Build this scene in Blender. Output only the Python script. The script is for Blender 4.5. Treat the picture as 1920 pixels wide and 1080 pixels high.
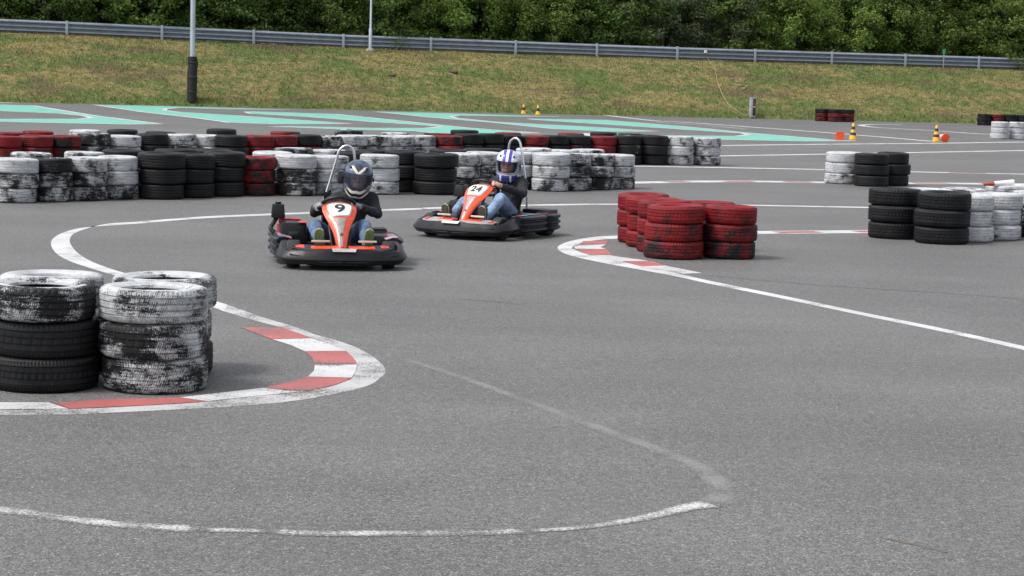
import bpy, bmesh, math, random
import numpy as np
from mathutils import Vector, Matrix, noise as mnoise

random.seed(7); np.random.seed(7)
R = math.radians
scene = bpy.context.scene
for o in list(bpy.data.objects):
    bpy.data.objects.remove(o)
COL = scene.collection

# ------------------------------------------------------------------ camera
F = 3800.0                       # focal length in photo pixels (1920 wide)
CAMH = 1.89                      # eye height above the asphalt
HOR0, HORK = 108.5, 0.0276       # vanishing line of the asphalt: y = HOR0 + HORK*x
nb = Vector((HORK, 1.0, (HOR0 + HORK*960 - 540)/F)).normalized()   # ground normal in camera axes (right, up, forward)
fw = Vector((0, 0, 1)) - nb*nb.z
fw.normalize()
rt = fw.cross(nb) * -1.0
# camera axes (right, up, forward) written as world vectors
def cam2world(v):
    return Vector((v.dot(rt), v.dot(fw), v.dot(nb)))
if cam2world(Vector((1, 0, 0))).x < 0:
    rt = -rt
cr, cu, cf = (cam2world(Vector(a)) for a in ((1, 0, 0), (0, 1, 0), (0, 0, 1)))
cam_d = bpy.data.cameras.new("camera")
cam = bpy.data.objects.new("camera", cam_d)
COL.objects.link(cam)
M = Matrix.Identity(4)
for i, v in enumerate((cr, cu, -cf)):
    for j in range(3):
        M[j][i] = v[j]
M.translation = Vector((0, 0, CAMH))
cam.matrix_world = M
cam_d.sensor_width = 36.0
cam_d.lens = F/1920*36
cam_d.clip_end = 2000
cam_d.clip_start = 0.1
scene.camera = cam
scene.render.resolution_x, scene.render.resolution_y = 1024, 576

def ray(px, py):
    return (cr*(px-960) - cu*(py-540) + cf*F).normalized()
def G(px, py, z=0.0):            # photo pixel -> point on the level z
    d = ray(px, py)
    t = (z - CAMH)/d.z
    return Vector((0, 0, CAMH)) + d*t

# ------------------------------------------------------------------ sky, sun, exposure
SUN_EL, SUN_AZ = R(52), R(-62)   # azimuth from +Y towards +X
w = bpy.data.worlds.new("World"); scene.world = w; w.use_nodes = True
nt = w.node_tree
bg = nt.nodes["Background"]
sky = nt.nodes.new("ShaderNodeTexSky"); sky.sky_type = 'NISHITA'; sky.sun_disc = False
sky.sun_elevation = SUN_EL; sky.sun_rotation = SUN_AZ
sky.air_density = 1.0; sky.dust_density = 3.0
hs = nt.nodes.new("ShaderNodeHueSaturation"); hs.inputs['Saturation'].default_value = 0.28
nt.links.new(sky.outputs[0], hs.inputs['Color']); nt.links.new(hs.outputs[0], bg.inputs[0])
bg.inputs[1].default_value = 0.13
sd = bpy.data.lights.new("sun", 'SUN'); sd.energy = 1.5; sd.angle = R(14); sd.color = (1.0, 0.96, 0.9)
so = bpy.data.objects.new("sun", sd); COL.objects.link(so)
sv = Vector((math.sin(SUN_AZ)*math.cos(SUN_EL), math.cos(SUN_AZ)*math.cos(SUN_EL), math.sin(SUN_EL)))
sv = Vector((-0.50, -0.22, 0.84)).normalized()
sky.sun_elevation = math.asin(sv.z); sky.sun_rotation = math.atan2(sv.x, sv.y)
so.rotation_euler = (-sv).to_track_quat('-Z', 'Y').to_euler()
so.location = (-20, -10, 30)
vs = scene.view_settings
vs.view_transform = 'Standard'; vs.look = 'None'; vs.gamma = 1.0; vs.use_curve_mapping = False
vs.exposure = 0.85

# ------------------------------------------------------------------ helpers
def tag(o, label=None, cat=None, group=None, kind=None):
    if label: o['label'] = label
    if cat: o['category'] = cat
    if group: o['group'] = group
    if kind: o['kind'] = kind
    return o
def link(name, me, mat=None, parent=None, smooth=True):
    o = bpy.data.objects.new(name, me); COL.objects.link(o)
    if mat is not None:
        for m in (mat if isinstance(mat, (list, tuple)) else [mat]):
            me.materials.append(m)
    if smooth:
        me.polygons.foreach_set('use_smooth', [True]*len(me.polygons))
    if parent: o.parent = parent
    return o
def mesh(name, verts, faces, mat=None, parent=None, smooth=True):
    me = bpy.data.meshes.new(name)
    me.from_pydata([tuple(v) for v in verts], [], faces); me.update()
    return link(name, me, mat, parent, smooth)
def empty(name, loc=(0, 0, 0), rz=0):
    o = bpy.data.objects.new(name, None); COL.objects.link(o)
    o.location = loc; o.rotation_euler = (0, 0, rz); o.empty_display_size = 0.2
    return o
def recalc(me):
    bm = bmesh.new(); bm.from_mesh(me)
    bmesh.ops.recalc_face_normals(bm, faces=bm.faces); bm.to_mesh(me); bm.free()
def auto(o, ang=40):
    try:
        o.data.set_sharp_from_angle(angle=R(ang))
    except Exception:
        pass
    return o
def grid(rows, closed=False, cap=False):
    """rows: list of equal-length point lists -> verts, faces"""
    n = len(rows[0]); v = [p for r in rows for p in r]; f = []
    for i in range(len(rows)-1):
        for j in range(n if closed else n-1):
            k = (j+1) % n
            f.append((i*n+j, i*n+k, (i+1)*n+k, (i+1)*n+j))
    if cap:
        f.append(tuple(range(n))[::-1]); b = (len(rows)-1)*n
        f.append(tuple(range(b, b+n)))
    return v, f
def loft(name, rows, mat, parent=None, closed=False, cap=False, sharp=40):
    v, f = grid(rows, closed, cap)
    o = mesh(name, v, f, mat, parent); recalc(o.data); auto(o, sharp); return o
def lathe(profile, n, ax='z', off=None):
    rows = []
    for i in range(n):
        a = 2*math.pi*i/n
        rows.append([((r if off is None else off(i, r, z))*math.cos(a), (r if off is None else off(i, r, z))*math.sin(a), z) for r, z in profile])
    return rows
def lathe_obj(name, profile, n, mat, parent=None, closed_profile=False, sharp=35):
    rows = lathe(profile, n); rows.append(rows[0])
    m = len(profile); v = [p for r in rows[:-1] for p in r]; f = []
    for i in range(n):
        k = (i+1) % n
        for j in range(m if closed_profile else m-1):
            l = (j+1) % m
            f.append((i*m+j, k*m+j, k*m+l, i*m+l))
    o = mesh(name, v, f, mat, parent)
    bm = bmesh.new(); bm.from_mesh(o.data)
    bmesh.ops.remove_doubles(bm, verts=bm.verts, dist=1e-5)
    bmesh.ops.recalc_face_normals(bm, faces=bm.faces); bm.to_mesh(o.data); bm.free()
    o.data.polygons.foreach_set('use_smooth', [True]*len(o.data.polygons))
    auto(o, sharp); return o
def tube_rows(pts, rad, n=10):
    pts = [Vector(p) for p in pts]; rows = []
    up = Vector((0, 0, 1)); prev = None
    for i, p in enumerate(pts):
        d = (pts[min(i+1, len(pts)-1)] - pts[max(i-1, 0)]).normalized()
        if prev is None:
            a = d.orthogonal().normalized()
        else:
            a = (prev - d*prev.dot(d)).normalized()
        prev = a; b = d.cross(a)
        r = rad[i] if isinstance(rad, (list, tuple)) else rad
        rows.append([p + (a*math.cos(2*math.pi*k/n) + b*math.sin(2*math.pi*k/n))*r for k in range(n)])
    return rows
def tube(name, pts, rad, mat, parent=None, n=10):
    return loft(name, tube_rows(pts, rad, n), mat, parent, closed=True, cap=True, sharp=50)
def smooth_path(pts, sub=6):
    pts = [Vector(p) for p in pts]; out = []
    for i in range(len(pts)-1):
        p0 = pts[max(i-1, 0)]; p1 = pts[i]; p2 = pts[i+1]; p3 = pts[min(i+2, len(pts)-1)]
        for k in range(sub):
            t = k/sub
            out.append(0.5*((2*p1) + (p2-p0)*t + (2*p0-5*p1+4*p2-p3)*t*t + (3*p1-p0-3*p2+p3)*t**3))
    out.append(pts[-1]); return out
def box(name, c, s, mat, parent=None, bev=0.01, taper=(1, 1), rot=(0, 0, 0), seg=2):
    bm = bmesh.new(); bmesh.ops.create_cube(bm, size=1)
    for v in bm.verts:
        t = v.co.z + 0.5
        v.co = Vector((v.co.x*s[0]*(1+(taper[0]-1)*t), v.co.y*s[1]*(1+(taper[1]-1)*t), v.co.z*s[2]))
    if bev:
        bmesh.ops.bevel(bm, geom=bm.edges[:], offset=bev, segments=seg, profile=0.6, affect='EDGES')
    me = bpy.data.meshes.new(name)
    rm = Matrix.Translation(c) @ Matrix.Rotation(rot[2], 4, 'Z') @ Matrix.Rotation(rot[1], 4, 'Y') @ Matrix.Rotation(rot[0], 4, 'X')
    bm.transform(rm); bm.to_mesh(me); bm.free()
    o = link(name, me, mat, parent); auto(o, 50); return o
def prism(name, poly, z0, z1, mat, parent=None, bev=0.0):
    bm = bmesh.new()
    vs_ = [bm.verts.new((p[0], p[1], z0)) for p in poly]
    f = bm.faces.new(vs_)
    ex = bmesh.ops.extrude_face_region(bm, geom=[f])
    bmesh.ops.translate(bm, verts=[e for e in ex['geom'] if isinstance(e, bmesh.types.BMVert)], vec=(0, 0, z1-z0))
    bmesh.ops.recalc_face_normals(bm, faces=bm.faces)
    if bev: bmesh.ops.bevel(bm, geom=bm.edges[:], offset=bev, segments=2, affect='EDGES')
    me = bpy.data.meshes.new(name); bm.to_mesh(me); bm.free()
    o = link(name, me, mat, parent); auto(o, 40); return o

# ------------------------------------------------------------------ materials
class NT:
    def __init__(s, name):
        s.m = bpy.data.materials.new(name); s.m.use_nodes = True
        s.t = s.m.node_tree; s.b = s.t.nodes['Principled BSDF']; s.out = s.t.nodes['Material Output']
    def n(s, typ, ins=None, **kw):
        d = s.t.nodes.new(typ)
        for k, v in kw.items(): setattr(d, k, v)
        for k, v in (ins or {}).items():
            s.put(d.inputs[k], v)
        return d
    def put(s, sock, v):
        if isinstance(v, bpy.types.NodeSocket): s.t.links.new(v, sock)
        else:
            if sock.type == 'RGBA' and not hasattr(v, '__len__'): v = (v, v, v, 1)
            elif sock.type == 'RGBA' and len(v) == 3: v = (*v, 1)
            sock.default_value = v
    def math(s, op, a, b=None, c=None, clamp=False):
        d = s.t.nodes.new('ShaderNodeMath'); d.operation = op; d.use_clamp = clamp
        s.put(d.inputs[0], a)
        if b is not None: s.put(d.inputs[1], b)
        if c is not None: s.put(d.inputs[2], c)
        return d.outputs[0]
    def mix(s, f, a, b, mode='MIX'):
        d = s.t.nodes.new('ShaderNodeMix'); d.data_type = 'RGBA'; d.blend_type = mode
        s.put(d.inputs[0], f); s.put(d.inputs[6], a); s.put(d.inputs[7], b)
        return d.outputs[2]
    def ramp(s, f, lo, hi, a=0.0, b=1.0):
        d = s.t.nodes.new('ShaderNodeMapRange'); d.clamp = True; d.interpolation_type = 'SMOOTHSTEP'
        s.put(d.inputs[0], f); s.put(d.inputs[1], lo); s.put(d.inputs[2], hi); s.put(d.inputs[3], a); s.put(d.inputs[4], b)
        return d.outputs[0]
    def noise(s, vec, scale, detail=2, rough=0.5):
        d = s.n('ShaderNodeTexNoise', {'Vector': vec, 'Scale': scale, 'Detail': detail, 'Roughness': rough})
        return d.outputs[0]
    def pos(s):
        return s.n('ShaderNodeNewGeometry').outputs['Position']
    def objc(s):
        return s.n('ShaderNodeTexCoord').outputs['Object']
    def scale(s, vec, sc):
        return s.n('ShaderNodeVectorMath', {0: vec, 1: sc}, operation='MULTIPLY').outputs[0]
    def set(s, **k):
        for a, v in k.items(): s.put(s.b.inputs[a.replace('_', ' ')], v)
    def bump(s, h, strength=0.3, dist=0.01):
        d = s.n('ShaderNodeBump', {'Height': h, 'Strength': strength, 'Distance': dist})
        s.put(s.b.inputs['Normal'], d.outputs[0])

def asphalt_nodes(t):
    p = t.pos()
    vor = t.n('ShaderNodeTexVoronoi', {'Vector': p, 'Scale': 135.0}, feature='F1')
    g = t.n('ShaderNodeSeparateColor', {0: vor.outputs['Color']})
    stone = t.ramp(g.outputs[0], 0.0, 1.0, 0.60, 1.36)
    bright = t.ramp(g.outputs[1], 0.93, 0.985, 0.0, 1.0)
    gap = t.ramp(vor.outputs['Distance'], 0.35, 0.75, 1.0, 0.55)
    mid = t.ramp(t.noise(p, 22, 3), 0.25, 0.75, 0.86, 1.14)
    big = t.ramp(t.noise(p, 0.35, 4, 0.6), 0.3, 0.7, 0.86, 1.10)
    streak = t.ramp(t.noise(t.scale(p, (0.16, 1.1, 1)), 1.0, 4, 0.6), 0.3, 0.7, 0.92, 1.07)
    v = t.math('MULTIPLY', t.math('MULTIPLY', stone, gap), t.math('MULTIPLY', mid, t.math('MULTIPLY', big, streak)))
    col = t.mix(1.0, (0.141, 0.1395, 0.139), t.n('ShaderNodeCombineColor', {0: v, 1: v, 2: v}).outputs[0], 'MULTIPLY')
    col = t.mix(t.math('MULTIPLY', bright, 0.65), col, (0.36, 0.36, 0.35))
    warm = t.ramp(t.noise(p, 0.9, 3), 0.45, 0.75, 0.0, 0.2)
    col = t.mix(warm, col, (0.112, 0.106, 0.100))
    hgt = t.math('SUBTRACT', t.math('MULTIPLY', g.outputs[0], 0.5), t.math('MULTIPLY', vor.outputs['Distance'], 0.8))
    return col, hgt, p
def mat_asphalt():
    t = NT('asphalt'); col, h, p = asphalt_nodes(t)
    t.set(Base_Color=col, Roughness=0.68); t.b.inputs['Specular IOR Level'].default_value = 0.5
    t.bump(h, 0.22, 0.004); return t.m
def mat_paint(name, rgb, wear, rough=0.6, soft=False):
    t = NT(name); col, h, p = asphalt_nodes(t)
    m = t.math('ADD', t.math('MULTIPLY', t.noise(p, 2.2, 5, 0.65), 0.55), t.math('MULTIPLY', t.noise(p, 55, 3, 0.7), 0.45))
    hs_ = t.math('MULTIPLY', h, 0.10)
    m = t.math('ADD', m, hs_)
    if soft:
        fd = t.n('ShaderNodeAttribute', attribute_name='fade').outputs['Fac']
        m = t.math('SUBTRACT', m, t.math('MULTIPLY', t.math('SUBTRACT', 1.0, fd), 0.22))
    keep = t.ramp(m, wear-(0.10 if soft else 0.05), wear+(0.14 if soft else 0.06))
    dirt = t.ramp(t.noise(p, 1.6, 4), 0.35, 0.75, 1.0, 0.80)
    fine = t.ramp(t.noise(p, 140, 2), 0.3, 0.7, 0.90, 1.05)
    dd = t.math('MULTIPLY', dirt, fine)
    pc = t.mix(1.0, rgb, t.n('ShaderNodeCombineColor', {0: dd, 1: dd, 2: dd}).outputs[0], 'MULTIPLY')
    t.set(Base_Color=t.mix(keep, col, pc), Roughness=t.math('ADD', 0.68, t.math('MULTIPLY', keep, rough-0.68))); t.bump(h, 0.22, 0.004); t.b.inputs['Specular IOR Level'].default_value = 0.5
    return t.m
def mat_tyre(name, paint, dark_edge=0.0):
    """rubber with a worn coat of paint; the object's own colour (r) says how much of the coat is left"""
    t = NT(name); oc = t.objc(); oi = t.n('ShaderNodeObjectInfo')
    seed = t.math('MULTIPLY', oi.outputs['Random'], 173.0)
    off = t.n('ShaderNodeCombineXYZ', {0: seed, 1: t.math('MULTIPLY', seed, 1.7), 2: seed}).outputs[0]
    p = t.n('ShaderNodeVectorMath', {0: oc, 1: off}, operation='ADD').outputs[0]
    xyz = t.n('ShaderNodeSeparateXYZ', {0: oc})
    ang = t.math('ARCTAN2', xyz.outputs[1], xyz.outputs[0])
    rad = t.math('SQRT', t.math('ADD', t.math('POWER', xyz.outputs[0], 2.0), t.math('POWER', xyz.outputs[1], 2.0)))
    strv = t.n('ShaderNodeCombineXYZ', {0: t.math('ADD', t.math('MULTIPLY', ang, 2.4), seed), 1: t.math('MULTIPLY', xyz.outputs[2], 42.0), 2: t.math('MULTIPLY', rad, 14.0)}).outputs[0]
    blocks = t.n('ShaderNodeTexWave', {'Vector': t.n('ShaderNodeCombineXYZ', {0: t.math('ADD', t.math('MULTIPLY', ang, 9.55), t.math('MULTIPLY', xyz.outputs[2], 9.0)), 1: 0.0, 2: 0.0}).outputs[0], 'Scale': 1.0, 'Distortion': 0.0}).outputs[1]
    ontread = t.ramp(rad, 0.27, 0.29)
    rub = t.ramp(t.noise(p, 5.0, 4, 0.6), 0.3, 0.75)
    rubber = t.mix(rub, (0.0062, 0.0068, 0.0080), (0.0125, 0.0130, 0.0142))
    dust = t.ramp(t.noise(p, 11.0, 4, 0.7), 0.52, 0.8, 0.0, 0.22)
    rubber = t.mix(dust, rubber, (0.055, 0.051, 0.046))
    if paint is None:
        t.set(Base_Color=rubber, Roughness=0.5); t.b.inputs['Specular IOR Level'].default_value = 0.22
    else:
        amt = t.n('ShaderNodeSeparateColor', {0: oi.outputs['Color']}).outputs[0]
        coarse = t.noise(p, 4.2, 3, 0.6)
        fine = t.noise(strv, 1.0, 4, 0.75)
        grit = t.noise(p, 75.0, 3, 0.75)
        m = t.math('ADD', t.math('MULTIPLY', coarse, 0.56), t.math('ADD', t.math('MULTIPLY', fine, 0.36), t.math('MULTIPLY', grit, 0.28)))
        tread = t.ramp(rad, 0.27, 0.30, 0.07, 0.0)      # the flat side keeps more of its coat than the tread
        m = t.math('ADD', t.math('ADD', m, tread), amt)
        m = t.math('ADD', m, t.math('MULTIPLY', t.math('SUBTRACT', t.ramp(blocks, 0.0, 0.5), 0.75), t.math('MULTIPLY', ontread, 0.075)))
        keep = t.ramp(m, 0.945, 1.03)
        dirt = t.ramp(t.noise(strv, 0.8, 4, 0.7), 0.32, 0.8, 1.0, 0.55)
        pc = t.mix(1.0, paint, t.n('ShaderNodeCombineColor', {0: dirt, 1: dirt, 2: dirt}).outputs[0], 'MULTIPLY')
        t.set(Base_Color=t.mix(keep, rubber, pc), Roughness=0.55); t.b.inputs['Specular IOR Level'].default_value = 0.25
    hh = t.math('ADD', t.math('MULTIPLY', t.math('MULTIPLY', blocks, ontread), 0.5), t.math('MULTIPLY', t.noise(p, 60, 2), 0.5))
    t.bump(hh, 0.35, 0.006)
    return t.m
def mat_simple(name, rgb, rough=0.5, metal=0.0, var=0.15, vscale=8.0, bump=0.0, bscale=60.0, spec=0.5, coat=0.0):
    t = NT(name); oc = t.objc()
    f = t.ramp(t.noise(oc, vscale, 4, 0.6), 0.3, 0.7, 1-var, 1+var)
    c = t.mix(1.0, rgb, t.n('ShaderNodeCombineColor', {0: f, 1: f, 2: f}).outputs[0], 'MULTIPLY')
    rg = t.ramp(t.noise(oc, vscale*3, 3), 0.3, 0.7, max(rough-0.08, 0.02), min(rough+0.1, 1))
    t.set(Base_Color=c, Roughness=rg, Metallic=metal); t.b.inputs['Specular IOR Level'].default_value = spec
    t.b.inputs['Coat Weight'].default_value = coat
    if bump: t.bump(t.noise(oc, bscale, 4), bump, 0.01)
    return t.m

M_ASPH = mat_asphalt()
M_WHITE = mat_paint('road_paint_white', (0.56, 0.565, 0.575), 0.40)
M_WHITEW = mat_paint('road_paint_white_worn', (0.47, 0.47, 0.475), 0.445)
M_OLD = mat_paint('road_paint_old_white', (0.60, 0.60, 0.60), 0.475, soft=True)
M_GHOST = mat_paint('road_paint_ghost', (0.205, 0.204, 0.203), 0.45, soft=True)
M_SKID = mat_paint('rubber_skid', (0.105, 0.105, 0.106), 0.44, soft=True)
M_RED = mat_paint('road_paint_red', (0.42, 0.115, 0.108), 0.425)
M_TEAL = mat_paint('road_paint_teal', (0.165, 0.455, 0.375), 0.30)
M_SEAM = mat_paint('asphalt_seam_tar', (0.07, 0.07, 0.07), 0.45)
M_TYB = mat_tyre('tyre_black', None)
M_TYW = mat_tyre('tyre_white_paint', (0.51, 0.525, 0.545))
M_TYR = mat_tyre('tyre_red_paint', (0.215, 0.0105, 0.014))
M_GALV = mat_simple('galvanised_steel', (0.205, 0.235, 0.28), 0.55, 0.1, 0.12, 3.0)
M_GALVP = mat_simple('galvanised_post', (0.33, 0.37, 0.42), 0.5, 0.4, 0.1, 3.0)

# ------------------------------------------------------------------ ground
def sheet(name, polys, z, mat, kind='structure'):
    v, f = [], []
    for poly in polys:
        b = len(v); v += [(p[0], p[1], z) for p in poly]; f.append(tuple(range(b, b+len(poly))))
    o = mesh(name, v, f, mat, smooth=False)
    bm = bmesh.new(); bm.from_mesh(o.data)
    bmesh.ops.triangulate(bm, faces=bm.faces[:], ngon_method='EAR_CLIP'); 
    for fc in bm.faces:
        if fc.normal.z < 0: fc.normal_flip()
    bm.to_mesh(o.data); bm.free()
    tag(o, kind=kind); return o
g = sheet('asphalt_ground', [[(-500, -80), (500, -80), (500, 600), (-500, 600)]], 0.0, M_ASPH)

def pxpoly(pts, sc=1.0, ox=0, oy=0):
    return [G(ox+x/sc, oy+y/sc) for x, y in pts]
SOFTZ = [0.0006]
def soft_line(name, pts, width, z, mat, ends=True):
    SOFTZ[0] += 0.00015; z = SOFTZ[0]; c = smooth_path([G(x, y) for x, y in pts], 8); V, Fc, Fd = [], [], []
    for i, p in enumerate(c):
        d = (c[min(i+1, len(c)-1)] - c[max(i-1, 0)]).normalized(); n_ = Vector((-d.y, d.x, 0)); w_ = width(i/(len(c)-1)) if callable(width) else width
        e = min(1, min(i, len(c)-1-i)/4) if ends else 1
        for k in range(7):
            u = k/3-1; q = p + n_*u*w_*0.75; V.append((q.x, q.y, z)); Fd.append((1-abs(u)**3)*e)
    for i in range(len(c)-1):
        for k in range(6): Fc.append((i*7+k, i*7+k+1, (i+1)*7+k+1, (i+1)*7+k))
    o = mesh(name, V, Fc, mat, smooth=False); at = o.data.attributes.new('fade', 'FLOAT', 'POINT'); at.data.foreach_set('value', Fd)
    recalc(o.data); tag(o, kind='structure'); return o
def band(edge_a, edge_b, sc=1.0, ox=0, oy=0, sub=5):
    """strip between two pixel polylines with equal counts, smoothed"""
    a = smooth_path([G(ox+x/sc, oy+y/sc) for x, y in edge_a], sub); b = smooth_path([G(ox+x/sc, oy+y/sc) for x, y in edge_b], sub)
    return [[a[i], a[i+1], b[i+1], b[i]] for i in range(len(a)-1)]
def line(pts, width, sub=5):
    """strip of a real width (m) along a pixel polyline"""
    c = smooth_path([G(x, y) for x, y in pts], sub); L, Rr = [], []
    for i, p in enumerate(c):
        d = (c[min(i+1, len(c)-1)] - c[max(i-1, 0)]).normalized(); n_ = Vector((-d.y, d.x, 0))*width/2
        L.append(p+n_); Rr.append(p-n_)
    return [[L[i], L[i+1], Rr[i+1], Rr[i]] for i in range(len(c)-1)]

S1 = 2.5263
kA = dict(sc=S1, ox=0, oy=380)
# left chicane: the white line with its swelling at the first bend
outer = [(2000, 33), (1530, 50), (1230, 62), (940, 76), (620, 102), (400, 118), (300, 142), (250, 172), (243, 205), (270, 243), (330, 277), (420, 308), (520, 338), (640, 372), (820, 428), (1005, 494), (1060, 515)]
inner = [(2000, 25), (1530, 42), (1230, 54), (940, 67), (640, 91), (510, 100), (420, 120), (350, 147), (330, 177), (340, 206), (372, 242), (430, 277), (520, 312), (650, 350), (820, 396), (1005, 461), (1075, 483)]
sheet('white_line_marking', band(outer, inner, **kA), 0.0013, M_WHITE)
o2 = [(1075, 483), (1250, 545), (1400, 590), (1500, 628), (1600, 655), (1700, 692), (1780, 740), (1826, 792), (1800, 832), (1740, 868), (1600, 904), (1400, 938), (1200, 959), (960, 974), (600, 992), (300, 1004), (0, 1005), (-250, 1002)]
i2 = [(1060, 515), (1220, 562), (1337, 593), (1420, 622), (1500, 648), (1600, 684), (1655, 718), (1692, 768), (1672, 826), (1640, 845), (1550, 875), (1380, 902), (1190, 920), (985, 943), (700, 962), (330, 978), (0, 982), (-250, 980)]
sheet('kerb_border_marking', band(o2, i2, **kA), 0.0013, M_WHITEW)
teeth_red = [[(1143, 593), (1337, 593), (1420, 622), (1475, 643), (1285, 648)],
             [(1443, 706), (1640, 704), (1672, 735), (1692, 766), (1490, 766), (1478, 735)],
             [(1455, 826), (1665, 831), (1630, 849), (1590, 864), (1460, 893), (1350, 888), (1250, 878), (1370, 854)],
             [(258, 951), (480, 935), (840, 925), (985, 943), (700, 962), (330, 978)]]
teeth_white = [[(1290, 649), (1475, 644), (1560, 670), (1640, 703), (1443, 705), (1375, 675)],
               [(1491, 768), (1692, 768), (1684, 802), (1666, 830), (1458, 825), (1488, 797)],
               [(1246, 879), (1350, 890), (1455, 894), (1190, 920), (985, 942), (850, 924), (960, 912)],
               [(-250, 946), (228, 948), (325, 978), (0, 981), (-250, 979)]]
sheet('red_kerb_marking', [pxpoly(p, **kA) for p in teeth_red], 0.0035, M_RED)
sheet('white_kerb_marking', [pxpoly(p, **kA) for p in teeth_white], 0.0028, M_WHITE)
# right hairpin round the red island
S2 = 2.087
kB = dict(sc=S2, ox=1000, oy=300)
ho = [(420, 292), (325, 296), (240, 301), (160, 314), (110, 330), (95, 345), (118, 364), (180, 383), (300, 408), (420, 430), (560, 456), (700, 487), (1000, 548), (1300, 611), (1600, 672), (1920, 744), (2300, 832)]
hi = [(420, 301), (325, 308), (255, 313), (200, 322), (165, 334), (150, 345), (165, 352), (210, 368), (330, 391), (440, 414), (575, 446), (705, 476), (1000, 536), (1300, 599), (1600, 659), (1920, 729), (2300, 815)]
sheet('hairpin_line_marking', band(ho, hi, **kB), 0.0013, M_WHITE)
sheet('hairpin_white_kerb_marking', [pxpoly(p, **kB) for p in [[(295, 373), (215, 371), (345, 397), (455, 396), (372, 384)], [(460, 397), (425, 418), (590, 446), (660, 443), (520, 415)], [(180, 334), (285, 331), (262, 342), (285, 349), (165, 349), (160, 340)]]], 0.0028, M_WHITE)
sheet('hairpin_red_kerb_marking', [pxpoly(p, **kB) for p in [[(195, 318), (295, 316), (283, 331), (180, 333)], [(165, 350), (285, 350), (310, 372), (212, 370)], [(348, 398), (455, 397), (518, 414), (425, 417)]]], 0.0035, M_RED)
# straight red and white edge lines further back
def edge_line(name, pts, width, reds):
    sheet(name, line(pts, width), 0.0013, M_WHITE)
    rr = []
    for x0, x1 in reds:
        def yy(x):
            for (a, b), (c, d) in zip(pts, pts[1:]):
                if a <= x <= c: return b + (d-b)*(x-a)/(c-a)
        rr += line([(x0, yy(x0)), (x1, yy(x1))], width*0.55, 1)
    if rr: sheet('red_'+name, rr, 0.0035, M_RED)
edge_line('edge_line_marking', [(1300, 435.5), (1416, 436), (1540, 435), (1640, 434), (1760, 432), (1990, 428)], 0.42, [(1455, 1535), (1605, 1660), (1730, 1800)])
edge_line('edge_line_marking', [(1150, 343), (1187, 342.5), (1300, 340.5), (1420, 340.3), (1540, 342), (1704, 343.3), (1990, 346)], 0.5, [(1247, 1290), (1360, 1412), (1470, 1522), (1600, 1640), (1712, 1776), (1840, 1890)])
edge_line('edge_line_marking', [(1150, 310.5), (1187, 311.5), (1365, 314.5), (1545, 318), (1704, 322), (1990, 328)], 0.34, [(1780, 1850)])
edge_line('thin_line_marking', [(793, 391.2), (900, 387), (1045, 384), (1158, 383), (1374, 384.5), (1625, 389), (1990, 395)], 0.24, [])
for pts, wd in [([(1100, 213), (1145, 217.3), (1233, 227), (1280, 229), (1567, 250), (1748, 265)], 0.35), ([(1352, 273), (1520, 270.7), (1720, 269), (1990, 265.5)], 0.35),
                ([(1340, 292.5), (1520, 289.5), (1700, 286.2), (1990, 281)], 0.32), ([(1690, 233.5), (1640, 233.2), (1618, 234.2), (1615, 235.2), (1622, 236.6), (1654, 239.6), (1762, 245.8), (1855, 252), (1990, 258)], 0.3),
                ([(1230, 229), (1330, 236), (1400, 242)], 0.2), ([(-60, 192.3), (25, 192.6)], 0.5)]:
    sheet('thin_line_marking', line(pts, wd), 0.0013, M_WHITE if wd > 0.25 else M_WHITEW)
# old rubbed-out line in the foreground
soft_line('faded_line_marking', [(700, 655), (850, 702), (1000, 756), (1150, 812), (1270, 856), (1335, 893), (1352, 922), (1335, 945)], lambda t: 0.06+0.06*t, 0.0013, M_GHOST)
soft_line('faded_line_marking', [(-60, 948), (60, 962), (200, 980), (300, 987), (375, 992)], 0.10, 0.0022, M_OLD)
soft_line('faded_line_marking', [(385, 993), (440, 994), (515, 996)], 0.06, 0.0022, M_OLD)
soft_line('faded_line_marking', [(505, 994), (570, 999), (700, 1000), (900, 998), (1000, 994)], 0.085, 0.0022, M_OLD)
soft_line('faded_line_marking', [(980, 995), (1080, 990), (1200, 972), (1290, 951), (1340, 944)], lambda t: 0.05+0.075*t*t, 0.0022, M_OLD)
soft_line('seam_marking', [(1330, 516), (1480, 530), (1620, 540), (1780, 550), (1990, 566)], 0.045, 0.0013, M_SKID)
soft_line('skid_marking', [(860, 559), (920, 565), (985, 570)], 0.06, 0.0013, M_SKID)
M_STAIN = mat_paint('soil_stain', (0.115, 0.088, 0.066), 0.40, soft=True)
soft_line('stain_marking', [(1660, 1008), (1690, 1016), (1730, 1024), (1775, 1036)], 0.022, 0.002, M_STAIN)
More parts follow.
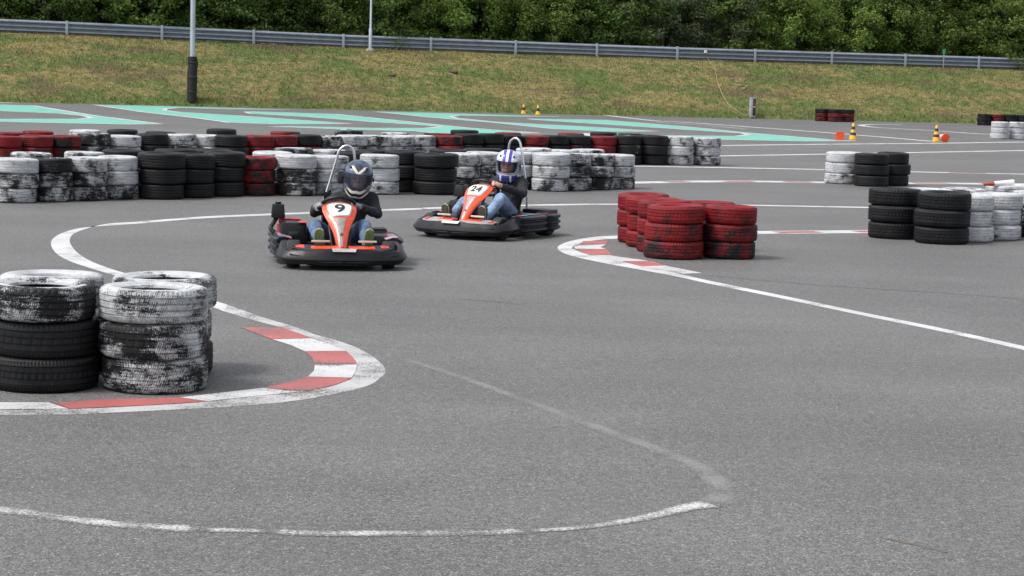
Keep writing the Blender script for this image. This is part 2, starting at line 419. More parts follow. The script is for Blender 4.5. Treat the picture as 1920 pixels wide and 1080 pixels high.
# teal waves with white rims at the far side
teal = [
 [(-90, 195), (0, 196), (62, 198), (180, 217.3), (302, 232.5), (233, 233.2), (0, 228.2), (-90, 227), (-90, 223), (0, 223.4), (150, 223), (171, 220.7), (157, 217), (113, 212.8), (0, 208), (-90, 205)],
 [(177, 196.6), (233, 197.6), (333, 200), (552, 206), (420, 204.5), (333, 202.2), (310, 204), (308, 206.6), (333, 210), (467, 218.3), (560, 225), (657, 232.2), (500, 232.4), (430, 229.8), (367, 221), (267, 210)],
 [(460, 209.8), (480, 209), (630, 214), (750, 226.5), (840, 236), (880, 240), (1010, 249.5), (840, 252), (780, 246), (650, 242.6), (505, 237.2), (560, 237), (700, 240.2), (800, 240.2), (828, 237.5), (800, 235), (700, 228.6), (575, 219), (470, 213)],
 [(703, 209.4), (806, 211.6), (973, 216.6), (1053, 218.6), (973, 218.4), (860, 216.6), (845, 218.5), (857, 221.6), (927, 228.4), (1140, 240), (1233, 246.2), (1140, 246.6), (1040, 241.6), (927, 230), (806, 220)],
 [(990, 223.3), (1000, 222.6), (1133, 225), (1280, 237), (1393, 248.3), (1567, 262.8), (1611, 264.2), (1500, 264.6), (1245, 259.5), (1100, 255), (1100, 250), (1245, 254), (1380, 255.4), (1403, 252.8), (1393, 250), (1280, 242.6), (1140, 233.6), (1010, 225)],
]
for k, pl in enumerate(teal):
    sheet('teal_wave_marking', [pxpoly(pl)], 0.0013, M_TEAL)
    wd = 0.2
    closed = [pl[-1]] + pl + [pl[0]]
    rim = []
    pts = [G(x, y) for x, y in pl]; n_ = len(pts)
    for i in range(n_):
        a, b = pts[i], pts[(i+1) % n_]; d = (b-a)
        if d.length < 1e-3: continue
        d.normalize(); q = Vector((-d.y, d.x, 0))*wd/2
        rim.append([a+q, b+q, b-q, a-q])
    sheet('white_rim_marking', rim, 0.0035, M_WHITE)

# ------------------------------------------------------------------ grass bank and forest floor
foot = [G(x, y) for x, y in ((0, 191.3), (640, 205.6), (1280, 219.6), (1920, 233.8))]
p0, p1 = foot[0], foot[-1]
BD = (p1-p0).normalized(); BN = Vector((-BD.y, BD.x, 0))
if BN.y < 0: BN = -BN
BL = (p1-p0).length
RAILD = 5.6
def on_line(px, off, z=None):
    """point of the line parallel to the bank foot at distance off that is seen at pixel column px (t along the line)"""
    d = ray(px, 100); A_ = p0 + BN*off
    den = d.x*BD.y - d.y*BD.x
    t = (-(d.x*A_.y - d.y*A_.x))/den
    t = ((A_.x)*d.y - (A_.y)*d.x)/(BD.y*d.x - BD.x*d.y)
    return t, A_ + BD*t
def z_at(pt, px, py):
    d = ray(px, py); k = pt.xy.length/Vector((d.x, d.y)).length
    return CAMH + d.z*k
RB = []
for px, py in ((0, 60.5), (640, 89.5), (1280, 112.5), (1920, 131.5)):
    t, q = on_line(px, RAILD); RB.append((t, z_at(q, px, py)))
def rail_z(t):
    return float(np.interp(t, [r[0] for r in RB], [r[1] for r in RB]))
def bank_z(t, d):
    zr = rail_z(t); v = d/RAILD
    n1 = mnoise.noise(Vector((t*0.35, d*0.5, 3.1)))*0.10 + mnoise.noise(Vector((t*1.3, d*1.4, 9.1)))*0.045
    if v <= 0: return -0.05
    if v < 1.0:
        s = 1-(1-v)**1.35
        e = min(1, v*8)*min(1, (1-v)*6+0.15)
        return zr*s + n1*e
    return zr + 0.02*(d-RAILD) + n1*0.3
def bank_p(t, d):
    q = p0 + BN*d + BD*t
    return Vector((q.x, q.y, bank_z(t, d)))
def bank_col(t):
    p = t.pos()
    a = t.noise(t.scale(p, (0.22, 0.5, 1.3)), 1.0, 6, 0.62); b = t.noise(p, 2.6, 5, 0.7); c = t.noise(t.scale(p, (0.5, 0.5, 2.5)), 6.0, 4, 0.7)
    green = t.mix(t.ramp(b, 0.3, 0.7), (0.060, 0.092, 0.018), (0.112, 0.146, 0.034))
    straw = t.mix(t.ramp(c, 0.3, 0.7), (0.120, 0.100, 0.032), (0.250, 0.212, 0.082))
    m = t.math('ADD', t.math('MULTIPLY', a, 0.6), t.math('MULTIPLY', b, 0.4))
    col = t.mix(t.ramp(m, 0.45, 0.56), green, straw)
    brown = t.ramp(t.noise(t.scale(p, (0.22, 0.6, 1.8)), 1.0, 5, 0.62), 0.53, 0.64, 0.0, 0.75)
    col = t.mix(brown, col, (0.105, 0.072, 0.042))
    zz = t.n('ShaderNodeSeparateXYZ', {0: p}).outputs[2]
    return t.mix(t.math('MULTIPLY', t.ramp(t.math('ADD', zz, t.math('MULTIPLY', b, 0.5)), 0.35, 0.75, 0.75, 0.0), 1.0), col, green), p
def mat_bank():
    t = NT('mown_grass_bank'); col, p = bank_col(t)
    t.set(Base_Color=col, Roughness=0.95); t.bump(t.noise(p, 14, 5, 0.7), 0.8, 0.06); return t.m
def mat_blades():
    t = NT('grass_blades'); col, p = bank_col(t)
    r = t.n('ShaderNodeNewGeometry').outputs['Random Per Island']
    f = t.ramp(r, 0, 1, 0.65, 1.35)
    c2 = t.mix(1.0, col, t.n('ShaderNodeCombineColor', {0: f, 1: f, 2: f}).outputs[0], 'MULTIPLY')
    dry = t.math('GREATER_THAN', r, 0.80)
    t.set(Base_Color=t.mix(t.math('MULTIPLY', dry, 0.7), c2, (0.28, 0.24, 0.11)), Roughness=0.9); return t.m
M_BANK = mat_bank()
T0, T1 = -26.0, BL+26.0
rows = []
ds = [-0.02, 0.0] + [0.12*i for i in range(1, 47)] + [5.7, 6.0, 6.5, 7.5]
nt_ = 240
for d in ds:
    rows.append([bank_p(T0+(T1-T0)*i/nt_, d) for i in range(nt_+1)])
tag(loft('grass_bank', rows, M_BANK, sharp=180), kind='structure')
M_FLOOR = mat_simple('forest_floor_soil', (0.030, 0.034, 0.016), 0.95, 0, 0.3, 1.0)
rows = []
for d in (7.4, 9, 12, 18, 30, 60, 160):
    rows.append([p0 + BN*d + BD*t + Vector((0, 0, rail_z(t) + 0.02*(d-RAILD) + (0.0 if d < 9 else (d-9)*0.22))) for t in (-120, T0, 0, BL/2, BL, T1, BL+120)])
tag(loft('forest_floor', rows, M_FLOOR, sharp=180), kind='structure')
# side wings of the bank, beyond the part with turf
for a, b in ((-120, T0), (T1, BL+120)):
    rows = [[p0 + BN*d + BD*t + Vector((0, 0, -0.05 if d <= 0 else rail_z(t)*(1-(1-min(d/RAILD, 1))**1.35))) for t in (a, b)] for d in (0, 0.7, 1.4, 2.8, 4.2, 5.6, 7.5)]
    tag(loft('grass_bank', rows, M_BANK, sharp=180), kind='structure')
# grass blades
NB = 90000
bt = np.random.uniform(-4, BL+4, NB); bd = np.random.uniform(0.02, 5.75, NB)
verts = np.zeros((NB*3, 3)); 
bx, by = np.array(p0.xy), None
for i in range(NB):
    t_, d_ = bt[i], bd[i]
    q = p0 + BN*d_ + BD*t_
    z = bank_z(t_, d_)
    h = random.uniform(0.04, 0.11)*(1.5 if d_ < 0.5 else 1.0); wdt = random.uniform(0.008, 0.02)
    a = random.uniform(0, math.pi); l = random.uniform(0, 0.13); la = random.uniform(0, 6.28)
    verts[i*3] = (q.x-math.cos(a)*wdt, q.y-math.sin(a)*wdt, z-0.015)
    verts[i*3+1] = (q.x+math.cos(a)*wdt, q.y+math.sin(a)*wdt, z-0.015)
    verts[i*3+2] = (q.x+math.cos(la)*l, q.y+math.sin(la)*l, z+h)
me = bpy.data.meshes.new('grass'); me.vertices.add(NB*3); me.vertices.foreach_set('co', verts.ravel())
me.loops.add(NB*3); me.loops.foreach_set('vertex_index', np.arange(NB*3)); me.polygons.add(NB)
me.polygons.foreach_set('loop_start', np.arange(0, NB*3, 3)); me.update(calc_edges=True); me.validate()
tag(link('grass', me, mat_blades(), smooth=False), 'short dry and green grass covering the bank below the guard rail', 'grass', kind='stuff')

# ------------------------------------------------------------------ guard rail
rail = empty('guard_rail', p0 + BN*RAILD + BD*(BL/2) + Vector((0, 0, rail_z(BL/2))))
tag(rail, 'long galvanised guard rail with corrugated panels along the top of the grass bank', 'guard rail')
rail_inv = Matrix.Translation(-rail.location)
post_px = [125, 303, 475, 643, 807, 966, 1118, 1269, 1415, 1559, 1697, 1835]
pt_t = [on_line(px, RAILD)[0] for px in post_px]
d0 = pt_t[1]-pt_t[0]; d1 = pt_t[-1]-pt_t[-2]
pt_t = [pt_t[0]-d0*k for k in (5, 4, 3, 2, 1)] + pt_t + [pt_t[-1]+d1*k for k in (1, 2, 3, 4, 5)]
RH = 0.63
prof = []
for k in range(31):
    u = k/30; z = 0.05 + (RH-0.05)*u
    wv = 0.5-0.5*math.cos(u*3*2*math.pi)
    prof.append((0.05 - 0.13*min(1, max(0, (wv-0.15)/0.7)), z))
for i in range(len(pt_t)-1):
    rows = []
    for t in (pt_t[i]-0.06, pt_t[i+1]+0.06):
        base = p0 + BN*RAILD + BD*t; zb = rail_z(t)
        e = 0.003*(i % 2)
        rows.append([base + BN*(o_+e) + Vector((0, 0, zb+z)) - rail.location for o_, z in prof] + [base + BN*(o_+e+0.006) + Vector((0, 0, zb+z)) - rail.location for o_, z in prof[::-1]])
    loft('rail_panel', rows, M_GALV, rail, closed=True, cap=True, sharp=60)
for t in pt_t:
    base = p0 + BN*(RAILD-0.075) + BD*t + Vector((0, 0, rail_z(t))) - rail.location
    o = box('post', (0, 0, 0.26), (0.12, 0.07, 0.80), M_GALVP, rail, 0.006)
    o.location = base; o.rotation_euler = (0, 0, math.atan2(BD.y, BD.x))

# ------------------------------------------------------------------ trees
def mat_leaf(name, c1, c2):
    t = NT(name); p = t.pos(); geo = t.n('ShaderNodeNewGeometry')
    r = geo.outputs['Random Per Island']; oi = t.n('ShaderNodeObjectInfo')
    f = t.math('ADD', t.math('MULTIPLY', t.noise(p, 0.9, 3), 0.6), t.math('MULTIPLY', r, 0.4))
    c = t.mix(t.ramp(f, 0.3, 0.7), c1, c2)
    tint = t.ramp(oi.outputs['Random'], 0, 1, 0.75, 1.2)
    c = t.mix(1.0, c, t.n('ShaderNodeCombineColor', {0: tint, 1: tint, 2: tint}).outputs[0], 'MULTIPLY')
    t.set(Base_Color=c, Roughness=0.6); t.b.inputs['Specular IOR Level'].default_value = 0.3
    tr = t.n('ShaderNodeBsdfTranslucent', {'Color': c}); mx = t.n('ShaderNodeMixShader', {0: 0.45})
    t.t.links.new(t.b.outputs[0], mx.inputs[1]); t.t.links.new(tr.outputs[0], mx.inputs[2]); t.t.links.new(mx.outputs[0], t.out.inputs[0])
    return t.m
M_LEAF = [mat_leaf('leaf_fresh', (0.082, 0.148, 0.028), (0.190, 0.268, 0.058)), mat_leaf('leaf_dark', (0.058, 0.114, 0.026), (0.130, 0.200, 0.046)), mat_leaf('leaf_grey', (0.080, 0.110, 0.050), (0.165, 0.205, 0.105))]
M_BARK = mat_simple('bark', (0.075, 0.062, 0.048), 0.9, 0, 0.3, 5, 0.6, 25)
def crown_mesh(name, H, Rw, nc, nl, lsz, seed, low=0.15):
    rng = np.random.RandomState(seed); V = []; Fc = []
    clumps = []
    for _ in range(nc):
        z = low + (H-low)*rng.uniform(0, 1)**0.9
        u = (z-low)/(H-low)
        prof_ = Rw*(0.72+0.5*math.sin(math.pi*min(1, u*0.8+0.12)))*(1 if u < 0.6 else max(0.15, 1-((u-0.6)/0.4)**2*0.85))
        a = rng.uniform(0, 6.283); rr = prof_*math.sqrt(rng.uniform(0.12, 1.0))*(1+0.22*math.sin(a*3+seed))
        clumps.append((rr*math.cos(a), rr*math.sin(a), z, rng.uniform(0.28, 0.62)))
    for cx, cy, cz, cs in clumps:
        n = int(nl*(cs/0.45)**2)
        d = rng.normal(size=(n, 3)); d /= np.linalg.norm(d, axis=1)[:, None]
        rad = cs*rng.uniform(0.45, 1.05, n)[:, None]
        c = np.array([cx, cy, cz]) + d*rad*np.array([1.15, 1.15, 0.72])
        nrm = d*0.7 + rng.normal(size=(n, 3))*0.55 + np.array([0, 0, 0.35]); nrm /= np.linalg.norm(nrm, axis=1)[:, None]
        tx = np.cross(nrm, rng.normal(size=(n, 3))); tx /= np.linalg.norm(tx, axis=1)[:, None]
        ty = np.cross(nrm, tx); s = lsz*rng.uniform(0.6, 1.3, n)[:, None]
        quad = np.stack([c-ty*s, c+tx*s*0.55+nrm*s*0.12, c+ty*s, c-tx*s*0.55+nrm*s*0.12], 1)
        V.append(quad.reshape(-1, 3))
    V = np.concatenate(V); V[:, 2] = np.maximum(V[:, 2], 0.0); n4 = len(V)
    me = bpy.data.meshes.new(name); me.vertices.add(n4); me.vertices.foreach_set('co', V.ravel())
    me.loops.add(n4); me.loops.foreach_set('vertex_index', np.arange(n4)); me.polygons.add(n4//4)
    me.polygons.foreach_set('loop_start', np.arange(0, n4, 4)); me.update(calc_edges=True)
    return me, clumps
def trunk_mesh(name, H, clumps, rad, seed):
    rng = random.Random(seed); V, Fc = [], []
    def add(pts, rads, n=7):
        rows = tube_rows(pts, rads, n); v, f = grid(rows, True, True); b = len(V)
        V.extend(v); Fc.extend([tuple(b+i for i in q) for q in f])
    mid = [(0, 0, -0.2), (0.05, 0.02, H*0.25), (-0.06, 0.05, H*0.5), (0.03, -0.04, H*0.75), (0, 0, H*0.93)]
    mid = smooth_path(mid, 3); add(mid, [rad*(1-0.85*i/(len(mid)-1)) for i in range(len(mid))])
    for c in rng.sample(clumps, min(16, len(clumps))):
        z0 = max(0.25, c[2]*0.55); b0 = Vector((0, 0, z0)); e = Vector(c[:3]); m = b0.lerp(e, 0.5)+Vector((0, 0, 0.15))
        add([b0, m, e], [rad*0.4, rad*0.25, rad*0.06], 5)
    me = bpy.data.meshes.new(name); me.from_pydata([tuple(v) for v in V], [], Fc); me.update(); return me
kinds = []
for k, (H, Rw, nc, nl, lsz, low) in enumerate([(3.6, 1.7, 85, 70, 0.085, 0.1), (4.4, 1.9, 105, 70, 0.10, 0.1), (7.5, 2.3, 150, 62, 0.115, 0.4), (8.5, 2.6, 170, 60, 0.13, 0.5), (5.2, 1.8, 110, 95, 0.07, 0.2)]):
    cm, cl = crown_mesh('crown', H, Rw, int(nc*1.25), int(nl*1.35), lsz*0.84, 11+k, low); tm = trunk_mesh('trunk', H, cl, 0.05+0.012*H, k)
    tm.materials.append(M_BARK); tm.polygons.foreach_set('use_smooth', [True]*len(tm.polygons))
    cms = []
    for lm in M_LEAF:
        c2 = cm.copy(); c2.materials.append(lm); cms.append(c2)
    kinds.append((cms, tm))
def tree(name, label, cat, group, k, lm, t, d, sc, rz):
    q = p0 + BN*d + BD*t
    r = empty(name, (q.x, q.y, rail_z(t) + (0.02*(d-RAILD) if d < 9 else 0.068 + (d-9)*0.22) - 0.03), rz); r.scale = (sc, sc, sc*random.uniform(0.92, 1.1))
    tag(r, label, cat, group)
    for nm, me in (('crown', kinds[k][0][lm]), ('trunk', kinds[k][1])):
        o = bpy.data.objects.new(nm, me); COL.objects.link(o); o.parent = r
random.seed(21)
t = -8.0; i = 0
while t < BL+8:
    grey = any(abs(t-on_line(px, 8)[0]) < 1.2 for px in (1275, 1340))
    lm = 2 if grey else random.choice((0, 0, 1, 0, 1)); k = 4 if grey else random.choice((0, 1, 1, 0))
    lab = {0: 'fresh green leafy shrub growing just behind the guard rail', 1: 'dark green leafy shrub growing just behind the guard rail', 2: 'pale grey-green willow-like shrub behind the guard rail'}[lm]
    tl_ = on_line(694, RAILD)[0]; npan = sum(1 for q in pt_t if min(t, tl_) < q < max(t, tl_))
    o_ = 'first second third fourth fifth sixth seventh eighth ninth tenth eleventh twelfth'.split()[min(npan, 11)]
    lab = ('fresh green', 'dark green', 'grey-green')[lm] + f" shrub behind {o_} rail panel from slim lamp post towards " + ('padded post' if t < tl_ else 'green marker')
    tree('shrub', lab, 'shrub', ('fresh green', 'dark green', 'grey-green')[lm]+' shrubs behind the guard rail', k, lm, t, 7.9+random.uniform(-0.2, 0.9), random.uniform(0.85, 1.15), random.uniform(0, 6.28))
    t += random.uniform(1.9, 2.7)
for dd, st, ks in ((10.6, 2.9, (2, 1, 3, 1)), (13.6, 3.3, (2, 3)), (17.5, 4.0, (3, 2))):
    t = -10.0
    while t < BL+10:
        lm = random.choice((0, 1, 1)); lab = ('fresh green woodland tree rising behind the shrubs', 'dark green woodland tree rising behind the shrubs')[lm]
        tree('woodland_tree', lab, 'tree', ('fresh green', 'dark green')[lm]+' trees of the wood', random.choice(ks), lm, t, dd+random.uniform(-0.7, 0.7), random.uniform(0.9, 1.2), random.uniform(0, 6.28))
        t += st*random.uniform(0.8, 1.2)

# ------------------------------------------------------------------ tyres
def tyre_profile(Rr, W, hi):
    rb = Rr*0.61; P_ = []
    half = [(rb, 0.33*W), (rb+0.006, 0.40*W), (rb+0.02, 0.435*W), (Rr*0.74, 0.485*W), (Rr*0.82, 0.5*W), (Rr*0.89, 0.485*W), (Rr*0.945, 0.452*W), (Rr*0.965, 0.44*W), (Rr*0.985, 0.40*W), (Rr*0.997, 0.35*W)]
    if hi:
        half += [(Rr, 0.295*W), (Rr-0.007, 0.285*W), (Rr-0.007, 0.255*W), (Rr, 0.245*W), (Rr+0.001, 0.12*W), (Rr-0.007, 0.11*W), (Rr-0.007, 0.075*W), (Rr+0.001, 0.065*W)]
    else:
        half += [(Rr, 0.30*W), (Rr-0.006, 0.27*W), (Rr, 0.24*W), (Rr, 0.12*W), (Rr-0.006, 0.09*W), (Rr, 0.06*W)]
    outer = half + [(r, -z) for r, z in half[::-1]]
    inner = [(rb+0.012, -0.30*W), (Rr*0.80, -0.43*W), (Rr*0.93, -0.34*W), (Rr*0.955, 0.0), (Rr*0.93, 0.34*W), (Rr*0.80, 0.43*W), (rb+0.012, 0.30*W)]
    return outer + inner, len(half)
def tyre_mesh(Rr, W, hi, mat, pitch=3):
    pr, nh = tyre_profile(Rr, W, hi); n = 192 if hi else 64; m = len(pr); V, Fc = [], []
    for i in range(n):
        a = 2*math.pi*i/n
        for j, (r, z) in enumerate(pr):
            rr = r; aa = a
            if hi and j < 2*nh and r > Rr*0.955:
                az = abs(z)/W
                if 0.30 < az < 0.45:
                    ph = i % (pitch)
                    if ph == 0: rr -= 0.008
                elif az < 0.24 and r > Rr-0.003:
                    aa = a + (z/W)*0.10
                    if (i+1) % (pitch*2) == 0: rr -= 0.005
            V.append((rr*math.cos(aa), rr*math.sin(aa), z))
    for i in range(n):
        k = (i+1) % n
        for j in range(m):
            l = (j+1) % m; Fc.append((i*m+j, k*m+j, k*m+l, i*m+l))
    me = bpy.data.meshes.new('tyre'); me.from_pydata(V, [], Fc); me.update()
    recalc(me); me.polygons.foreach_set('use_smooth', [True]*len(me.polygons))
    try: me.set_sharp_from_angle(angle=R(38))
    except Exception: pass
    me.materials.append(mat); return me
TM = {}
def get_tyre(hi, mat_key, var):
    k = (hi, mat_key, var)
    if k not in TM:
        TM[k] = tyre_mesh(0.32, 0.20, hi, {'B': M_TYB, 'W': M_TYW, 'R': M_TYR}[mat_key], (3, 4, 2)[var])
    return TM[k]
STACKS = []   # x, y, r, colours, cluster, phrase
def stack(cluster, px, py, wpx, cols, phrase=None, th=0.196, hi=False, grp=None):
    p = G(px, py); d = p.xy.length
    depth = cf.dot(p - Vector((0, 0, CAMH))); r = wpx*depth/F/2
    r = min(max(r, 0.26), 0.36)
    q = p + Vector((p.x, p.y, 0)).normalized()*r
    STACKS.append(dict(x=q.x, y=q.y, r=r, cols=cols.split(), cl=cluster, ph=phrase, th=th, hi=hi, grp=grp))
# ---- pile in the foreground
A = 'the foreground pile beside the red kerb'
stack('A', 290, 742, 206, 'W6 W4 W4', 'stack of three white-smeared tyres at the red kerb tip', 0.200, True)
stack('A', 84, 740, 208, 'W3 B B', 'stack of black tyres under a half-white one', 0.205, True)
stack('A', 104, 706, 200, 'W8 W5 B', 'stack behind the black one with a half-white top', 0.200, True)
stack('A', 302, 712, 196, 'W5 W4 W3', 'stack behind the three white-smeared tyres', 0.200, True)
# ---- red island in the hairpin
stack('B', 1262, 488, 115, 'R8 R7 R6', 'red stack nearest the red and white hairpin kerb', 0.186, True)
stack('B', 1366, 487.5, 104, 'R8 R5 R4', 'red stack at the open asphalt side of the island', 0.186, True)
stack('B', 1238, 475, 104, 'R7 R8 R6', 'second red stack along the hairpin kerb', 0.186, True)
stack('B', 1222, 467, 102, 'R7 R8 R7', 'third red stack along the hairpin kerb', 0.186, True)
stack('B', 1207, 459, 98, 'R7 R8 R5', 'red stack at the far bend of the hairpin kerb', 0.186, True)
stack('B', 1326, 473, 100, 'R6 R5 R5', 'red stack hidden in the middle of the island', 0.182, True)
# ---- island at the right edge
stack('F', 1677, 449.5, 101, 'B B B', 'outermost all-black stack of the black and white island', 0.205, True)
stack('F', 1764, 459, 104, 'B B B', 'all-black stack touching the white stacks of its island', 0.205, True)
stack('F', 1815, 454, 95, 'W9 W8 W8', 'white stack squeezed against the black one', 0.190, True)
stack('F', 1865, 452, 96, 'W10 W10 W8', 'cleanest white stack of the black and white island', 0.190, True)
stack('F', 1942, 447, 96, 'W7 W4 B', 'dirty stack beside the cleanest white one', 0.190, True)
stack('F', 1742, 439, 94, 'W9 W8 W8', 'white stack behind the two black stacks', 0.190, True)
stack('F', 1800, 437, 94, 'W5 W6 W6', 'speckled stack in the back row of the island', 0.190, True)
stack('F', 1893, 432, 92, 'W8 W6 W6', 'white stack under the fallen cone', 0.200, True)
# ---- small island in front of the far lines
stack('Gp', 1579, 345.5, 68, 'W8 W7 W6', 'white stack beside two black ones', 0.196)
stack('Gp', 1633, 350.5, 67, 'B B B', 'black stack between a white and a brownish one', 0.205)
stack('Gp', 1673, 349, 62, 'B B B', 'outer black stack of the three-stack island', 0.205)
# ---- near tyre wall (counted later from its open end)
for a in [(44, 380, 86, 'W9 W5 W6'), (110, 378, 78, 'W1 W4 W4'), (171, 376.2, 77, 'W7 W4 W4'), (226, 374.2, 78, 'W9 W7 W5'), (303, 375, 89, 'B B B', .215), (357, 373, 82, 'B B B', .212), (409, 370.5, 82, 'B B B', .21),
          (469, 369.5, 73, 'R6 R5 R4', .19), (509, 361, 76, 'W9 W8 W7', .2), (553, 368.4, 80, 'W9 W4 W4', .2), (610, 366.8, 76, 'W7 W6 W5', .196), (663, 361.5, 76, 'B W4 W5', .205), (710, 365.2, 75, 'W8 W9 W7', .198),
          (757, 361.5, 78, 'B B B', .212), (814, 366, 84, 'B B B', .208), (868, 357.5, 72, 'W7 W5 W3', .2), (903, 356.5, 72, 'W7 W5 W5', .2), (968, 357, 72, 'W7 W6 W4', .2), (1031, 358.7, 72, 'W8 W7 W5', .204), (1077, 358, 67, 'W5 W4 W4', .2), (1119, 356.6, 66, 'W5 W4 W4', .196), (1157, 355.4, 63, 'W8 W7 W5', .192)]:
    stack('C', *a[:4], None, a[4] if len(a) > 4 else .196)
for a in [(60, 366, 78, 'W5 B B'), (228, 363, 80, 'B B B', .21), (160, 365, 76, 'W6 W5 B', .2), (553, 354, 74, 'W4 W4 B', .212), (840, 352, 78, 'B B B', .208), (905, 348.5, 78, 'B B B', .205), (1000, 349, 70, 'W8 W6 W5', .208), (1050, 348, 70, 'W7 W6 W5', .204), (1100, 347, 66, 'W6 W5 W5', .198), (330, 361, 80, 'B B B', .21), (400, 359, 78, 'B B B', .205), (610, 354, 72, 'W6 W5 B', .2), (700, 352, 72, 'B B B', .2)]:
    stack('C2', *a[:4], None, a[4] if len(a) > 4 else .196)
# ---- far tyre wall
D = [(8, 322, 'R8 R7 R5'), (65, 321, 'R6 R5 R5'), (121, 320, 'R5 R4 R4'), (175, 318.5, 'W3 W3 W3', .207), (236, 317.5, 'W8 W7 W5'), (284, 316.5, 'B B B', .207), (338, 316, 'W7 W6 W5', .204), (387, 315.5, 'W7 W5 W4', .202), (471, 315, 'B R4 R4', .206), (516, 314.5, 'R6 R6 R5', .202), (552, 314, 'R6 R5 R4', .202), (592, 313.5, 'B R5 R3', .206),
     (627, 313, 'W4 W3 W3'), (669, 312.5, 'W7 W4 W4'), (707, 312.5, 'W6 W7 W5', .197), (744, 312, 'W7 W6 W6'), (783, 312, 'W6 W6 W5', .2), (839, 312, 'R5 R5 R4', .2), (873, 311.5, 'B B B', .213), (907, 311.5, 'B B B', .213), (941, 310.5, 'B B B', .2), (990, 311, 'R6 R6 R4', .198), (1028, 310.5, 'B B B', .203), (1068, 310.5, 'B R3 B', .203), (1116, 310.5, 'R7 R7 R5', .197), (1166, 311, 'W1 W1 W1', .21), (1219, 310.5, 'B W0 B', .208), (1272, 310.5, 'W7 W7 W6', .204), (1324, 310.5, 'W6 W7 W6', .202)]
for a in D:
    stack('D', a[0], a[1], 66 - a[0]*0.0085, a[2], None, a[3] if len(a) > 3 else .2)
for a in [(15, 313, 'R6 R5 R4'), (73, 312, 'R6 R5 R5', .21), (160, 309, 'W7 W6 W5', .206), (228, 308, 'B B B', .21), (300, 307, 'B B B'), (415, 308, 'B B B', .222), (535, 305, 'R5 R5 R4'), (653, 304, 'W3 W3 B', .214), (740, 303.5, 'W6 W6 W5'), (870, 304, 'B B B', .222), (820, 304, 'R5 R5 R4'), (950, 303, 'R6 R5 R5', .204), (1070, 303, 'R5 R5 R4', .2), (1130, 303.5, 'B B B', .214), (1180, 303.5, 'B B B', .208)]:
    stack('D2', a[0], a[1], 60 - a[0]*0.008, a[2], None, a[3] if len(a) > 3 else .2)
# ---- far right
for k, x in enumerate((1873, 1908, 1943)):
    stack('H', x, 261+k*0.6, 34, ('W10 W10 W9', 'W10 W9 W9', 'W9 W9 W8')[k], ('first', 'second', 'third')[k]+' stack of the clean white far wall', 0.205)
for k, (x, c) in enumerate(((1845, 'B B B'), (1869, 'R6 R6 R4'), (1893, 'B B B'), (1917, 'B B B'), (1941, 'B B B'))):
    stack('K', x, 235.3+k*0.5, 26, c, ('first', 'second', 'third', 'fourth', 'fifth')[k]+' stack of the dark wall at the grass edge', 0.18)
for k, (x, y, c) in enumerate(((1541, 227.5, 'B R5 R5'), (1566, 228.8, 'B R6 R5'), (1588, 229, 'B R5 R5'))):
    stack('I', x, y, 27.5, c, ('first', 'second', 'third')[k]+' stack of the small dark red island by the bank', 0.195)
# settle the stacks so that neighbours touch without running into one another
for it in range(300):
    for i in range(len(STACKS)):
        for j in range(i+1, len(STACKS)):
            a, b = STACKS[i], STACKS[j]
            dx, dy = b['x']-a['x'], b['y']-a['y']; L = math.hypot(dx, dy); need = (a['r']+b['r'])*0.985
            if L < need:
                s = (need-L)*0.25; sg = 1 if dy >= 0 else -1
                a['y'] -= sg*s*0.8; b['y'] += sg*s*0.8
                sx = 1 if dx >= 0 else -1
                a['x'] -= sx*s*0.22; b['x'] += sx*s*0.22
ORD = 'first second third fourth fifth sixth seventh eighth ninth tenth eleventh twelfth thirteenth fourteenth fifteenth sixteenth seventeenth eighteenth nineteenth twentieth twenty-first twenty-second twenty-third twenty-fourth twenty-fifth twenty-sixth twenty-seventh twenty-eighth twenty-ninth thirtieth'.split()
GRP = {'A': 'tyres piled at the foreground kerb', 'B': 'red tyres of the hairpin island', 'F': 'tyres of the black and white island', 'Gp': 'tyres of the three-stack island', 'C': 'tyres of the near tyre wall', 'C2': 'tyres of the near tyre wall', 'D': 'tyres of the far tyre wall', 'D2': 'tyres of the far tyre wall', 'H': 'tyres of the clean white far wall', 'K': 'tyres of the dark wall at the grass edge', 'I': 'tyres of the small dark red island'}
random.seed(5)
top_of = {}
for c in GRP:
    for n_, s in enumerate(sorted([q for q in STACKS if q['cl'] == c], key=lambda q: -q['x']/q['y'])): s['ord'] = n_
